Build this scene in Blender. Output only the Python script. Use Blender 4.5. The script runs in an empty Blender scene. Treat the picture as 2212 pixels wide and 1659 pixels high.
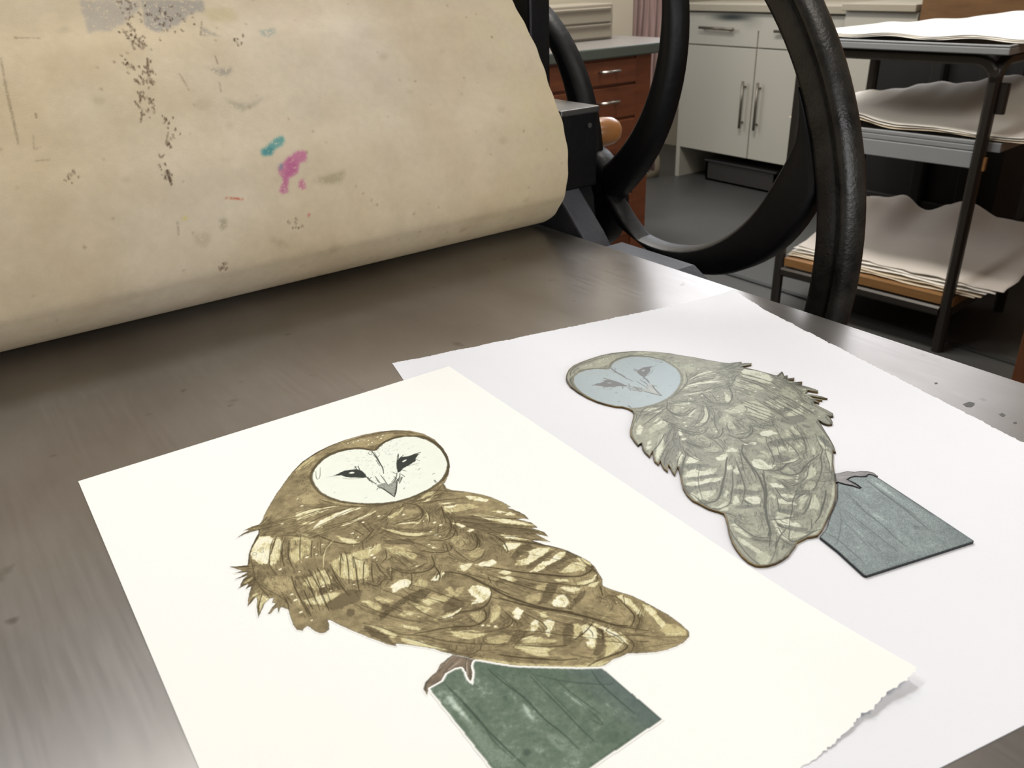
import bpy, bmesh, math, random
import numpy as np
from mathutils import Matrix, Vector
R=math.radians; PI=math.pi
S=bpy.context.scene; COL=S.collection
random.seed(7); rng=np.random.default_rng(11)

# ------------------------------------------------------------------ camera, light, exposure
cam=bpy.data.cameras.new('camera'); co=bpy.data.objects.new('camera',cam); COL.objects.link(co); S.camera=co
_r=Vector((0.801978849,-0.596573256,-0.030500422)); _u=Vector((0.288591078,0.342238881,0.8941967)); _f=Vector((0.523015407,0.725928990,-0.446634062))
M=Matrix((( _r.x,_u.x,-_f.x,0),(_r.y,_u.y,-_f.y,0),(_r.z,_u.z,-_f.z,0.32),(0,0,0,1)))
co.matrix_world=M
cam.sensor_fit='HORIZONTAL'; cam.sensor_width=36; cam.lens=1802.31/2212*36; cam.clip_start=.01
cam.dof.use_dof=True; cam.dof.focus_distance=.70; cam.dof.aperture_fstop=17
S.view_settings.view_transform='Standard'; S.view_settings.look='None'; S.view_settings.gamma=1; S.view_settings.exposure=-.17
S.view_settings.use_curve_mapping=False
w=bpy.data.worlds.new('sky'); S.world=w; w.use_nodes=True
w.node_tree.nodes['Background'].inputs[0].default_value=(.75,.85,1,1); w.node_tree.nodes['Background'].inputs[1].default_value=.6
def area(name,loc,target,sx,sy,power,col):
    l=bpy.data.lights.new(name,'AREA'); l.shape='RECTANGLE'; l.size=sx; l.size_y=sy; l.energy=power; l.color=col
    o=bpy.data.objects.new(name,l); COL.objects.link(o); o.location=loc
    o.rotation_euler=(Vector(target)-Vector(loc)).to_track_quat('-Z','Y').to_euler(); return o
area('ceiling_or_fill_light',(-.1,1.74,2.15),(-.1,1.66,0),1.6,.4,33,(.97,.985,1))
area('ceiling_or_fill_light',(1.25,-.6,2.15),(1.3,-.5,0),1.6,.5,24,(1,.93,.83))  # fill lamp added to brighten the trolley front; no known fixture there
area('ceiling_or_fill_light',(1.9,2.1,2.15),(2.1,2.1,0),1.6,.5,80,(1,.965,.91))  # added fill over the back of the room, lifts cabinets and trolley
area('window_or_fill_light',(.5,-2.9,.75),(.5,0,.1),3.0,1.2,80,(.955,.98,1))  # invented fill panel behind the camera, brightens the felt; no known window
area('window_or_fill_light',(4.66,2.2,1.55),(2.5,1.4,.9),4.2,1.25,92,(.88,.92,1))
area('window_or_fill_light',(2.0,4.55,.75),(2.4,0,-.3),2.0,.9,46,(.86,.91,1))


# ------------------------------------------------------------------ helpers
def lin(h):
    if isinstance(h,str): h=[int(h[i:i+2],16) for i in (0,2,4)]
    o=[]
    for c in h:
        c=c/255; o.append(c/12.92 if c<=.04045 else ((c+.055)/1.055)**2.4)
    return tuple(o)
class MB:
    def __init__(s): s.v=[]; s.f=[]
    def add(s,vs,fs):
        n=len(s.v); s.v+=[tuple(p) for p in vs]; s.f+=[tuple(i+n for i in f) for f in fs]; return s
    def box(s,x0,y0,z0,x1,y1,z1):
        return s.hexa([(x0,y0,z0),(x1,y0,z0),(x1,y1,z0),(x0,y1,z0),(x0,y0,z1),(x1,y0,z1),(x1,y1,z1),(x0,y1,z1)])
    def hexa(s,v): return s.add(v,[(0,3,2,1),(4,5,6,7),(0,1,5,4),(1,2,6,5),(2,3,7,6),(3,0,4,7)])
    def prism(s,poly,f0,f1):
        n=len(poly); vs=[f0(p) for p in poly]+[f1(p) for p in poly]
        return s.add(vs,[tuple(range(n))[::-1],tuple(range(n,2*n))]+[(i,(i+1)%n,n+(i+1)%n,n+i) for i in range(n)])
    def sweep(s,path,prof,up=(0,0,1),closed=False,cap=True):
        path=[Vector(p) for p in path]; n=len(path); m=len(prof); up=Vector(up); vs=[]
        for i,p in enumerate(path):
            a=path[i-1] if (i>0 or closed) else p; b=path[(i+1)%n] if (i<n-1 or closed) else p
            t=(b-a).normalized(); x=t.cross(up)
            if x.length<1e-4: x=t.cross(Vector((1,0,0)))
            x.normalize(); y=x.cross(t)
            vs+=[p+x*q[0]+y*q[1] for q in prof]
        fs=[]
        for i in range(n if closed else n-1):
            j=(i+1)%n
            for k in range(m):
                l=(k+1)%m; fs.append((i*m+k,i*m+l,j*m+l,j*m+k))
        if cap and not closed: fs+=[tuple(range(m))[::-1],tuple((n-1)*m+k for k in range(m))]
        return s.add(vs,fs)
    def tube(s,path,r,seg=10,**k): return s.sweep(path,[(r*math.cos(2*PI*i/seg),r*math.sin(2*PI*i/seg)) for i in range(seg)],**k)
    def sq(s,path,w,h,c=.15,**k):
        a,b=w/2,h/2; d=min(a,b)*c*2
        return s.sweep(path,[(a,-b+d),(a,b-d),(a-d,b),(-a+d,b),(-a,b-d),(-a,-b+d),(-a+d,-b),(a-d,-b)],**k)
    def lathe(s,prof,at,seg=48):
        # prof: (r,h) closed or open; at(h,r,ang)->point
        n=len(prof); vs=[at(h,r,2*PI*i/seg) for i in range(seg) for r,h in prof]; fs=[]
        for i in range(seg):
            j=(i+1)%seg
            for k in range(n-1): fs.append((i*n+k,j*n+k,j*n+k+1,i*n+k+1))
        return s.add(vs,fs)
    def build(s,name,m,parent=None,bevel=0,smooth=False,seg=2):
        me=bpy.data.meshes.new(name); me.from_pydata(s.v,[],s.f); me.update()
        bm=bmesh.new(); bm.from_mesh(me); bmesh.ops.recalc_face_normals(bm,faces=bm.faces); bm.to_mesh(me); bm.free()
        o=bpy.data.objects.new(name,me); COL.objects.link(o); me.materials.append(m)
        if parent: o.parent=parent; o.matrix_parent_inverse=Matrix.Translation(-parent.location)
        if smooth:
            for p in me.polygons: p.use_smooth=True
        if bevel:
            b=o.modifiers.new('bevel','BEVEL'); b.width=bevel; b.segments=seg; b.limit_method='ANGLE'; b.angle_limit=R(40)
        return o
def thing(name,label,cat,loc=(0,0,0),group=None):
    o=bpy.data.objects.new(name,None); COL.objects.link(o); o.location=loc; o.empty_display_size=.05; return tag(o,label,cat,group)
def tag(o,label,cat,group=None):
    o['label']=label; o['category']=cat
    if group: o['group']=group
    return o
def struct(o): o['kind']='structure'; return o
def box(name,m,b,parent=None,bevel=0): return MB().box(*b).build(name,m,parent,bevel)

# ------------------------------------------------------------------ materials
def mat(name,col,rough=.6,metal=0,noise=0,nscale=8,bump=0,bscale=60,col2=None,spec=None,stretch=None,coat=0,attr=False,rvar=0,sheen=0):
    m=bpy.data.materials.new(name); m.use_nodes=True; N=m.node_tree.nodes; L=m.node_tree.links; b=N['Principled BSDF']
    c=lin(col); b.inputs['Base Color'].default_value=(*c,1); b.inputs['Roughness'].default_value=rough; b.inputs['Metallic'].default_value=metal
    if spec is not None: b.inputs['Specular IOR Level'].default_value=spec
    if coat: b.inputs['Coat Weight'].default_value=coat; b.inputs['Coat Roughness'].default_value=.25
    if sheen: b.inputs['Sheen Weight'].default_value=sheen
    tc=N.new('ShaderNodeTexCoord'); vec=tc.outputs['Object']
    if stretch:
        mp=N.new('ShaderNodeMapping'); mp.inputs['Scale'].default_value=stretch; L.new(vec,mp.inputs['Vector']); vec=mp.outputs['Vector']
    src=None
    if attr:
        a=N.new('ShaderNodeVertexColor'); a.layer_name='Col'; src=a.outputs['Color']
    if noise:
        n=N.new('ShaderNodeTexNoise'); n.inputs['Scale'].default_value=nscale; n.inputs['Detail'].default_value=6; n.inputs['Roughness'].default_value=.6; L.new(vec,n.inputs['Vector'])
        r=N.new('ShaderNodeValToRGB'); r.color_ramp.elements[0].position=.3; r.color_ramp.elements[1].position=.7
        L.new(n.outputs['Fac'],r.inputs['Fac'])
        if attr:
            r.color_ramp.elements[0].color=(1-noise,)*3+(1,); r.color_ramp.elements[1].color=(1,1,1,1)
            mx=N.new('ShaderNodeMix'); mx.data_type='RGBA'; mx.blend_type='MULTIPLY'; mx.inputs[0].default_value=1
            L.new(src,mx.inputs[6]); L.new(r.outputs['Color'],mx.inputs[7]); src=mx.outputs[2]
        else:
            c2=lin(col2) if col2 else tuple(x*(1-noise) for x in c)
            r.color_ramp.elements[0].color=(*c2,1); r.color_ramp.elements[1].color=(*c,1); src=r.outputs['Color']
        if rvar:
            mr=N.new('ShaderNodeMapRange'); mr.inputs[3].default_value=rough-rvar; mr.inputs[4].default_value=rough+rvar
            L.new(n.outputs['Fac'],mr.inputs[0]); L.new(mr.outputs[0],b.inputs['Roughness'])
    if src: L.new(src,b.inputs['Base Color'])
    if bump:
        n2=N.new('ShaderNodeTexNoise'); n2.inputs['Scale'].default_value=bscale; n2.inputs['Detail'].default_value=5; L.new(vec,n2.inputs['Vector'])
        bp=N.new('ShaderNodeBump'); bp.inputs['Strength'].default_value=bump; bp.inputs['Distance'].default_value=.002
        L.new(n2.outputs['Fac'],bp.inputs['Height']); L.new(bp.outputs['Normal'],b.inputs['Normal'])
    return m
PAPER=(.86,.86,.855)
def paper(name,h): return mat(name,h,.85,noise=.02,nscale=9,bump=.06,bscale=700,spec=.15)
MT={}
MT['paper_print']=paper('print paper','f2f2ef'); MT['paper_plate']=paper('proof paper','e1e2e8')
MT['cart_paper']=mat('stacked paper','f0ebe2',.85,noise=.05,nscale=3,spec=.1)
MT['cart_paper2']=mat('old paper','dccdb6',.85,noise=.12,nscale=3,spec=.1)
MT['iron']=mat('black enamelled iron','0c0c0e',.45,noise=.35,nscale=14,bump=.25,bscale=90,spec=.3,rvar=.1)
MT['rimiron']=mat('worn black iron','2a2723',.34,noise=.6,nscale=34,bump=.3,bscale=260,col2='0a0a0b',spec=.45,rvar=.14)
MT['frameiron']=mat('grey worn cast iron','43444b',.55,metal=.2,noise=.3,nscale=30,bump=.3,bscale=150)
MT['steelbar']=mat('bare steel','6c6a68',.42,metal=.8,noise=.2,nscale=25,stretch=(1,.2,1))
MT['white_door']=mat('white painted door','b9b5a8',.45,noise=.04,nscale=2)
MT['cream']=mat('cream worktop','a89f8c',.45,noise=.06,nscale=3)
MT['handle']=mat('brushed handle','7d766a',.35,metal=.7)
MT['dark']=mat('dark recess','1d1b19',.8,noise=.3,nscale=6)
MT['redwood']=mat('red brown wood','6e3d23',.45,noise=.25,nscale=5,stretch=(1,1,6),col2='532b18')
MT['greytop']=mat('grey laminate top','7d7874',.4,noise=.08,nscale=6)
MT['greenedge']=mat('green laminate edge','4a5048',.5,noise=.1,nscale=6)
MT['chrome']=mat('chrome','b5ada2',.25,metal=.9)
MT['plastic']=mat('beige plastic','938b7c',.5,noise=.04,nscale=3)
MT['curtain']=mat('pink cloth','a38c85',.9,noise=.3,nscale=10,stretch=(8,8,.3),col2='7f6460')
MT['wall']=mat('cream wall','b5ab98',.8,noise=.05,nscale=2)
MT['ceil']=mat('white ceiling','d8d5cc',.9)
MT['floor']=mat('grey vinyl floor','4a4a48',.38,noise=.1,nscale=2.5,rvar=.06)
MT['strip']=mat('dark rubber strip','2e302e',.6)
MT['cartsteel']=mat('dark cart tube','3b3733',.4,metal=.5,noise=.2,nscale=12)
MT['carttray']=mat('grey painted tray','939597',.42,noise=.06,nscale=4)
MT['board']=mat('plywood edge','936a3c',.6,noise=.25,nscale=14,stretch=(1,1,8))
MT['brownwood']=mat('brown wood panel','7a5a38',.5,noise=.2,nscale=4,stretch=(1,1,5),col2='5f4023')
MT['handlewood']=mat('varnished handle wood','a8713f',.3,noise=.2,nscale=12,stretch=(.3,3,3),coat=.5)
MT['edge_owl']=mat('bevelled brass-coloured plate edge','6b5730',.35,metal=.7,noise=.5,nscale=60,col2='17140c')
MT['edge_post']=mat('dark plate edge','24272a',.4,metal=.5)
MT['teal']=mat('teal stain','3a4a4a',.7)

def attrmat(name,rough,metal_from_alpha=False,bump=.05,bscale=900,spec=.3,noise=0,nscale=400):
    m=mat(name,'ffffff',rough,attr=True,bump=bump,bscale=bscale,spec=spec,noise=noise,nscale=nscale)
    if metal_from_alpha:
        N=m.node_tree.nodes; L=m.node_tree.links; a=[n for n in N if n.bl_idname=='ShaderNodeVertexColor'][0]; b=N['Principled BSDF']
        L.new(a.outputs['Alpha'],b.inputs['Metallic'])
    return m
MT['ink']=attrmat('etched ink on paper',.8,spec=.15)
MT['plateface']=attrmat('etched plate face',.42,True,bump=.12,bscale=1500,spec=.35)
MT['felt']=attrmat('printing felt',.95,bump=.2,bscale=900,spec=.05,noise=.07,nscale=130)

# brushed steel bed
def bedmat():
    m=bpy.data.materials.new('brushed steel bed'); m.use_nodes=True; N=m.node_tree.nodes; L=m.node_tree.links; b=N['Principled BSDF']
    tc=N.new('ShaderNodeTexCoord')
    def nz(scale,sx,sy,detail=4):
        mp=N.new('ShaderNodeMapping'); mp.inputs['Scale'].default_value=(sx,sy,1); L.new(tc.outputs['Object'],mp.inputs['Vector'])
        n=N.new('ShaderNodeTexNoise'); n.inputs['Scale'].default_value=scale; n.inputs['Detail'].default_value=detail; L.new(mp.outputs['Vector'],n.inputs['Vector']); return n.outputs['Fac']
    br=nz(1,260,14); big=nz(6,1,.6,6); spots=nz(38,1,1,2)
    rp=N.new('ShaderNodeValToRGB'); e=rp.color_ramp.elements; e[0].position=.3; e[0].color=(*lin('837d78'),1); e[1].position=.72; e[1].color=(*lin('9f9b97'),1); L.new(big,rp.inputs['Fac'])
    sp=N.new('ShaderNodeValToRGB'); e=sp.color_ramp.elements; e[0].position=.22; e[0].color=(.45,.43,.4,1); e[1].position=.3; e[1].color=(1,1,1,1); L.new(spots,sp.inputs['Fac'])
    mx=N.new('ShaderNodeMix'); mx.data_type='RGBA'; mx.blend_type='MULTIPLY'; mx.inputs[0].default_value=.7; L.new(rp.outputs['Color'],mx.inputs[6]); L.new(sp.outputs['Color'],mx.inputs[7])
    L.new(mx.outputs[2],b.inputs['Base Color'])
    mr=N.new('ShaderNodeMapRange'); mr.inputs[3].default_value=BEDR0; mr.inputs[4].default_value=BEDR1; L.new(br,mr.inputs[0]); L.new(mr.outputs[0],b.inputs['Roughness'])
    b.inputs['Metallic'].default_value=.92
    bp=N.new('ShaderNodeBump'); bp.inputs['Strength'].default_value=.07; bp.inputs['Distance'].default_value=.0005; L.new(br,bp.inputs['Height']); L.new(bp.outputs['Normal'],b.inputs['Normal'])
    return m
BEDR0,BEDR1=.26,.34
MT['bed']=bedmat()

# ------------------------------------------------------------------ room
FZ=-.90; CZ=2.2
X0,X1,Y0,Y1=-2.6,4.72,-3.0,4.6
struct(box('floor',MT['floor'],(X0,Y0,FZ-.05,X1,Y1,FZ)))
struct(box('ceiling',MT['ceil'],(X0,Y0,CZ,X1,Y1,CZ+.05)))
struct(box('wall_back',MT['wall'],(X1,Y0,FZ,X1+.06,Y1,CZ)))
struct(box('wall_far',MT['wall'],(X0,Y1,FZ,X1,Y1+.06,CZ)))
struct(box('wall_left',MT['wall'],(X0-.06,Y0,FZ,X0,Y1,CZ)))
struct(box('wall_near',MT['wall'],(X0,Y0-.06,FZ,X1,Y0,CZ)))
struct(MB().box(2.772,-1,FZ,2.798,2.3,FZ+.006).build('trim_1',MT['strip']))

# ------------------------------------------------------------------ press: bed, frame, roller, felt, flywheel
bed=thing('press_bed','long flat brushed steel press bed carrying both sheets of paper','press bed',(.04,.4,-.03))
box('bed_plate',MT['bed'],(-.62,-.55,-.03,.70,1.9,0),bed,.0015)
for q in ([(0.6268,0.2610),(0.6344,0.2597),(0.6354,0.2558),(0.6311,0.2543),(0.6265,0.2542),(0.6243,0.2570)],[(0.6315,0.2352),(0.6355,0.2347),(0.6340,0.2312),(0.6292,0.2313)],[(0.6453,0.2948),(0.6478,0.2938),(0.6459,0.2920),(0.6434,0.2930)],[(0.6270,0.2227),(0.6298,0.2213),(0.6272,0.2198),(0.6247,0.2210)]):
    MB().prism(q,lambda p:(p[0],p[1],-.0002),lambda p:(p[0],p[1],.00012)).build('ink_spot',mat('ink spot','4c4b4a',.6),bed)
press=thing('etching_press','black cast iron press side frame with sloping leg beside the steel bed','printing press',(.74,.9,FZ))
# side frame with sloping front edge (dy/dz = 1)
sl=[(.5,-.36),(.818,-.002),(.90,.075),(.95,.12),(1.12,.12),(1.2,.02),(1.5,-.36),(1.4,-.36),(1.5,FZ),(1.3,FZ),(1.2,-.36),(.7,-.36),(.55,FZ),(.4,FZ)]
MB().prism(sl,lambda p:(.712,p[0],p[1]),lambda p:(.752,p[0],p[1])).build('side_frame',MT['frameiron'],press,.003)
MB().prism([(.93,.12),(.928,.62),(1.15,.62),(1.15,.12)],lambda p:(.717,p[0],p[1]),lambda p:(.752,p[0],p[1])).build('column',MT['iron'],press,.004)
MB().prism([(.90,.147),(.90,.090),(.872,.03),(.862,-.035),(1.12,-.035),(1.12,.147)],lambda p:(.7525,p[0],p[1]),lambda p:(.782,p[0],p[1])).build('wheel_bracket',MT['iron'],press,.002)
bb=MB().box(.716,.868,.045,.783,1.02,.148).build('bearing_block',MT['iron'],press,.003)
MB().box(.7165,.866,.143,.7845,1.02,.1515).build('bearing_cap',MT['steelbar'],press,.002)
MB().lathe([(0,.0),(.0035,.0),(.0035,-.003),(0,-.003)],lambda h,r,a:(.766+r*math.cos(a),.868+h,.128+r*math.sin(a)),12).build('bolt',MT['steelbar'],press)
rail=MB().prism([(.765,-.028),(.765,-.003),(.64,-.003),(.612,-.018),(.61,-.028)],lambda p:(.702,p[0],p[1]),lambda p:(.735,p[0],p[1])).build('guide_rail',MT['frameiron'],press,.002)
MB().prism([(.60,-.03),(.60,-.06),(1.2,-.06),(1.2,-.03)],lambda p:(.702,p[0],p[1]),lambda p:(.745,p[0],p[1])).build('rail_bracket',MT['iron'],press,.002)
# far side frame carries the other end of the roller (out of frame to the left)
MB().prism(sl,lambda p:(-.68,p[0],p[1]),lambda p:(-.64,p[0],p[1])).build('side_frame',MT['frameiron'],press,.003)
roll=(MB().lathe([(0,-.66),(.03,-.66),(.03,-.62),(.115,-.62),(.115,.69),(.03,.69),(.03,.716),(0,.716)],lambda h,r,a:(h,1.05+r*math.cos(a),.126+r*math.sin(a)),48).build('upper_roller',MT['steelbar'],press,0,True))

# felt blanket: outer profile (y,z)
PR=[(1.25,.0008),(1.0,.0008),(.935,.0008),(.915,.0008),(.905,.001),(.894,.0025),(.878,.007),(.863,.0135),(.848,.0235),(.838,.0333),(.829,.045),(.822,.057),(.8186,.075),(.818,.098),(.8205,.116),(.827,.142),(.836,.161),(.851,.184),(.870,.215),(.885,.237),(.905,.262),(.926,.283),(.95,.312),(.98,.345),(1.02,.375),(1.07,.395),(1.13,.40),(1.2,.395)]
PR=np.array(PR)
def catmull(P,n):
    P=np.asarray(P,float); out=[]
    if len(P)<3: 
        return np.array([P[0]+(P[-1]-P[0])*t for t in np.linspace(0,1,n+1)])
    Q=np.vstack([2*P[0]-P[1],P,2*P[-1]-P[-2]])
    for i in range(1,len(Q)-2):
        t=np.linspace(0,1,n,endpoint=False)[:,None]
        out.append(.5*((2*Q[i])+(-Q[i-1]+Q[i+1])*t+(2*Q[i-1]-5*Q[i]+4*Q[i+1]-Q[i+2])*t**2+(-Q[i-1]+3*Q[i]-3*Q[i+1]+Q[i+2])*t**3))
    out.append(Q[-2:-1]); return np.vstack(out)
fine=catmull(PR,14); seg=np.hypot(*np.diff(fine,axis=0).T); arc=np.r_[0,np.cumsum(seg)]
ARC0=None
def prof_at(s): return np.c_[np.interp(s,arc,fine[:,0]),np.interp(s,arc,fine[:,1])]


def vnoise(shape,cell,seed):
    r=np.random.default_rng(seed); h,w=shape; g=r.random((int(h/cell)+3,int(w/cell)+3))
    y=np.arange(h)/cell; x=np.arange(w)/cell; yi=y.astype(int); xi=x.astype(int); fy=(y-yi)[:,None]; fx=(x-xi)[None,:]
    fy=fy*fy*(3-2*fy); fx=fx*fx*(3-2*fx)
    a=g[yi][:,xi]; b=g[yi][:,xi+1]; c=g[yi+1][:,xi]; d=g[yi+1][:,xi+1]
    return (a*(1-fx)+b*fx)*(1-fy)+(c*(1-fx)+d*fx)*fy
def fbm(shape,cell,seed,o=4):
    s=0;a=1;t=0
    for k in range(o):
        s=s+a*vnoise(shape,max(cell/2**k,1.01),seed+k*17); t+=a; a*=.55
    return s/t
def inside(poly,X,Y):
    P=np.asarray(poly,float); c=np.zeros(X.shape,bool); x0,y0=P[-1]
    for x1,y1 in P:
        if y0!=y1:
            k=((y1>Y)!=(y0>Y))
            c^=k&(X<(x0-x1)*(Y-y1)/(y0-y1)+x1)
        x0,y0=x1,y1
    return c
class Canvas:
    def __init__(s,x0,y0,x1,y1,p,seed,wob=.35):
        s.x0,s.y0,s.p=x0,y0,p; s.W=int((x1-x0)/p)+1; s.H=int((y1-y0)/p)+1
        s.X,s.Y=np.meshgrid(x0+np.arange(s.W)*p,y0+np.arange(s.H)*p)
        sh=(s.H,s.W)
        s.nx=((fbm(sh,1.6/p,seed)-.5)*5*wob); s.ny=((fbm(sh,1.6/p,seed+5)-.5)*5*wob)
        s.grain=vnoise(sh,1.3,seed+9)*.6+rng.random(sh)*.4
    def bb(s,P,m):
        P=np.asarray(P); a=max(int((P[:,0].min()-m-s.x0)/s.p),0); b=min(int((P[:,0].max()+m-s.x0)/s.p)+2,s.W)
        c=max(int((P[:,1].min()-m-s.y0)/s.p),0); d=min(int((P[:,1].max()+m-s.y0)/s.p)+2,s.H); return slice(c,max(d,c)),slice(a,max(b,a))
    def fill(s,poly,warp=1.,soft=1):
        """coverage of a polygon with a slightly ragged edge; returns (slice, mask)"""
        sl=s.bb(poly,2); X=s.X[sl]+s.nx[sl]*warp; Y=s.Y[sl]+s.ny[sl]*warp
        m=inside(poly,X,Y).astype(float)
        for _ in range(soft):
            q=np.pad(m,1,mode='edge'); m=(q[1:-1,1:-1]*2+q[:-2,1:-1]+q[2:,1:-1]+q[1:-1,:-2]+q[1:-1,2:])/6
        return sl,m
    def stroke(s,A,pts,w,a,smooth=True,taper=True):
        P=catmull(pts,5) if (smooth and len(pts)>2) else np.asarray(pts,float)
        n=len(P)-1
        for i in range(n):
            p,q=P[i],P[i+1]; t=(i+.5)/n
            ww=w*(.55+.45*math.sin(PI*min(max(t,.08),.92))) if taper else w
            sl=s.bb(np.array([p,q]),ww); X=s.X[sl];Y=s.Y[sl]
            if X.size==0: continue
            d=q-p; L2=max(d@d,1e-9); u=np.clip(((X-p[0])*d[0]+(Y-p[1])*d[1])/L2,0,1)
            ds=np.hypot(X-p[0]-u*d[0],Y-p[1]-u*d[1])
            A[sl]=np.maximum(A[sl],a*np.clip((ww/2-ds)/s.p+.5,0,1))
def pl(t): return np.array([[float(c) for c in k.split(',')] for k in t.split()])
def grp(t):
    o=[]
    for l in t.strip().split('\n'):
        h,b=l.split('|'); o.append(([float(c) for c in h.split(';')],pl(b)))
    return o
def srgb2lin(c):
    c=np.asarray(c,float)/255; return np.where(c<=.04045,c/12.92,((c+.055)/1.055)**2.4)
def ramp(T,stops):
    k=[q[0] for q in stops]; C=srgb2lin([q[1] for q in stops]); return np.stack([np.interp(T,k,C[:,i]) for i in range(3)],-1)
def grid_object(name,X,Y,Z,keep,rgba,m,parent=None,smooth=False):
    """keep: vertex mask; builds quads whose four corners are kept"""
    q=keep[:-1,:-1]&keep[1:,:-1]&keep[:-1,1:]&keep[1:,1:]
    used=np.zeros(keep.shape,bool); used[:-1,:-1]|=q; used[1:,:-1]|=q; used[:-1,1:]|=q; used[1:,1:]|=q
    idx=np.cumsum(used.ravel()).reshape(used.shape)-1; n=int(used.sum())
    co=np.stack([X[used],Y[used],Z[used]],-1).astype(np.float32)
    F=np.stack([idx[:-1,:-1][q],idx[:-1,1:][q],idx[1:,1:][q],idx[1:,:-1][q]],-1).astype(np.int32); nf=len(F)
    me=bpy.data.meshes.new(name); me.vertices.add(n); me.vertices.foreach_set('co',co.ravel())
    me.loops.add(nf*4); me.loops.foreach_set('vertex_index',F.ravel())
    me.polygons.add(nf); me.polygons.foreach_set('loop_start',np.arange(nf,dtype=np.int32)*4)
    me.update(calc_edges=True)
    if rgba is not None:
        a=me.color_attributes.new('Col','FLOAT_COLOR','POINT'); a.data.foreach_set('color',rgba[used].astype(np.float32).ravel())
    me.polygons.foreach_set('use_smooth',np.full(nf,smooth))
    o=bpy.data.objects.new(name,me); COL.objects.link(o); me.materials.append(m)
    if parent: o.parent=parent; o.matrix_parent_inverse=Matrix.Translation(-parent.location)
    return o

FELT_BLOT="""158;153;150;.55;2.2;2;.12|189.3,737.8 188,726.8 187.6,713.9 186.2,700.5 193,702.9 202.8,701 211.5,704.3 220.9,709.5 228,716.7 239.7,723.5 245,734.6
150;146;142;.72;2.4;2;.15|245,734.6 241.5,719.6 238.7,702.1 249.6,696.9 262,700.1 278.5,709.2 286.2,716.7 301.7,717.7 305.8,731.3
92;150;150;.85;.8;2;.1|302.5,560.1 311.8,564.1 321.1,570 330.9,572.3 331.6,566.6 325.4,562 317.4,559.6 311.6,553.4 303.3,554.7
60;125;130;.5;.8;3;.2|305,559.7 313.2,563 317.4,559.6 311.9,554.2 305.2,555.3
188;112;148;.85;.8;2;.1|314.6,540.8 328.1,549.1 340.8,554.3 349.6,553 346.2,542.9 338.6,542.3 334,532.7 323.9,529.2 320.1,521.4 318.5,514.9 312.9,514.2 310.2,518 316.6,528.7 313.6,534.2
170;80;130;.4;1;3;.3|328.1,549.1 335.6,544.5 332.2,533 320.4,529.8 315.4,517.1 311.9,517.7 318.7,530.1
186;108;140;.75;.8;2;.2|331.8,524.6 339.3,525.1 337.8,515.1 331.6,516.2
80;150;155;.6;.5;2;.2|316.2,543.1 321,544.1 319.3,538.4 315.6,538.1
120;118;115;.45;1.5;4;.25|276.7,654 290.3,649.8 306.7,650 299.9,643.2 292.5,639.4 288.4,644.4
130;126;110;.38;1.5;5;.15|284.7,619.5 294.4,613.1 308.7,609.6 328.7,616.3 317.1,608.6 299.4,602.7 289.9,610.1
120;112;90;.4;1.5;3;.25|243.9,501.4 250.5,501 250.5,493.6 244.9,490.5 242.5,495.1
130;122;100;.3;1.5;5;.2|344.3,522.6 365.5,524.4 387.3,526.3 379.1,517.1 363.5,516.1
140;130;105;.25;2;5;.2|217.1,491.8 230,490.9 233.2,481.9 224,477 215.8,485.4
140;130;105;.25;2;5;.2|288.7,473.9 302.6,469.3 310.8,460.1 298,461
110;135;135;.4;1.5;3;.3|349.4,690.4 366.7,692.3 366.2,686.7 352.6,680.3 348.6,683.8
110;112;112;.4;1.5;3;.2|292.6,701.9 296.8,695 304.3,687.7 308.1,684.2 296,688.5 289.1,688
205;190;70;.6;.8;2;.2|209.6,510.2 214.2,509.3 213.6,507 209.8,507.7
190;90;100;.7;.6;1;.1|334.2,489.9 337.1,490.2 336.4,485.9 334.6,486.3
140;130;110;.22;2;6;.1|158.7,704.8 167.9,711.6 172.4,707.5 166.4,702.2 160.5,701.7
165;155;105;.25;2;8;.1|300.8,719.7 331.1,721.8 333.7,705.1 310.7,704.7 301.3,711.7
150;140;100;.25;2;6;.1|352.3,524.8 375.6,526.3 385.8,528.3 376.9,515.7 363.1,514.4"""
FELT_DASH="""2.2;.28|106.5,679.2 101.7,647.6 98.4,619.3 95.9,597.9
1.6;.22|124.2,700.9 144.1,698.7
1.6;.2|109.6,603.7 106.8,592.4 111.5,592.5
1.4;.2|104.6,580.9 115.8,580
1.6;.35|294.9,705.9 287.5,689.2
1.8;.3|292.8,663.8 292.3,655.3
1.8;.25|251.8,648.3 253.1,642.7 255.2,630
1.8;.25|286.9,635.4 285.2,625.7
1.8;.3|204.5,505.5 202.6,494.7
1.4;.6|117.6,623.1 116.8,620
1.6;.8|228.2,667.2 224.8,654.7
1.6;.75|209.4,631.8 207.9,625.1
1.4;.8|202.6,624.9 204.8,617.9
1.4;.75|214.9,627.7 218.2,618.8
1.4;.75|206.5,616 201.1,604.2
1.4;.5|222.3,591.2 216.3,580.2
2.4;.85|218.8,580.7 219.6,576.2
2.6;.9|209.1,554.1 208.8,543.6
1.3;.7|203.6,560.8 204.2,555.7
1.5;.75|207.1,571.3 207.4,567.8 211.2,569.8
2.0;.8|223.8,605.4 224.8,603.6
1.6;.7|217.6,699.7 220.2,689.1
1.6;.7|225.7,693.8 229.6,680.2
1.6;.7|224.1,645.8 223.9,639.6
1.8;.8|219.5,643.7 219.7,641.9"""
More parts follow.
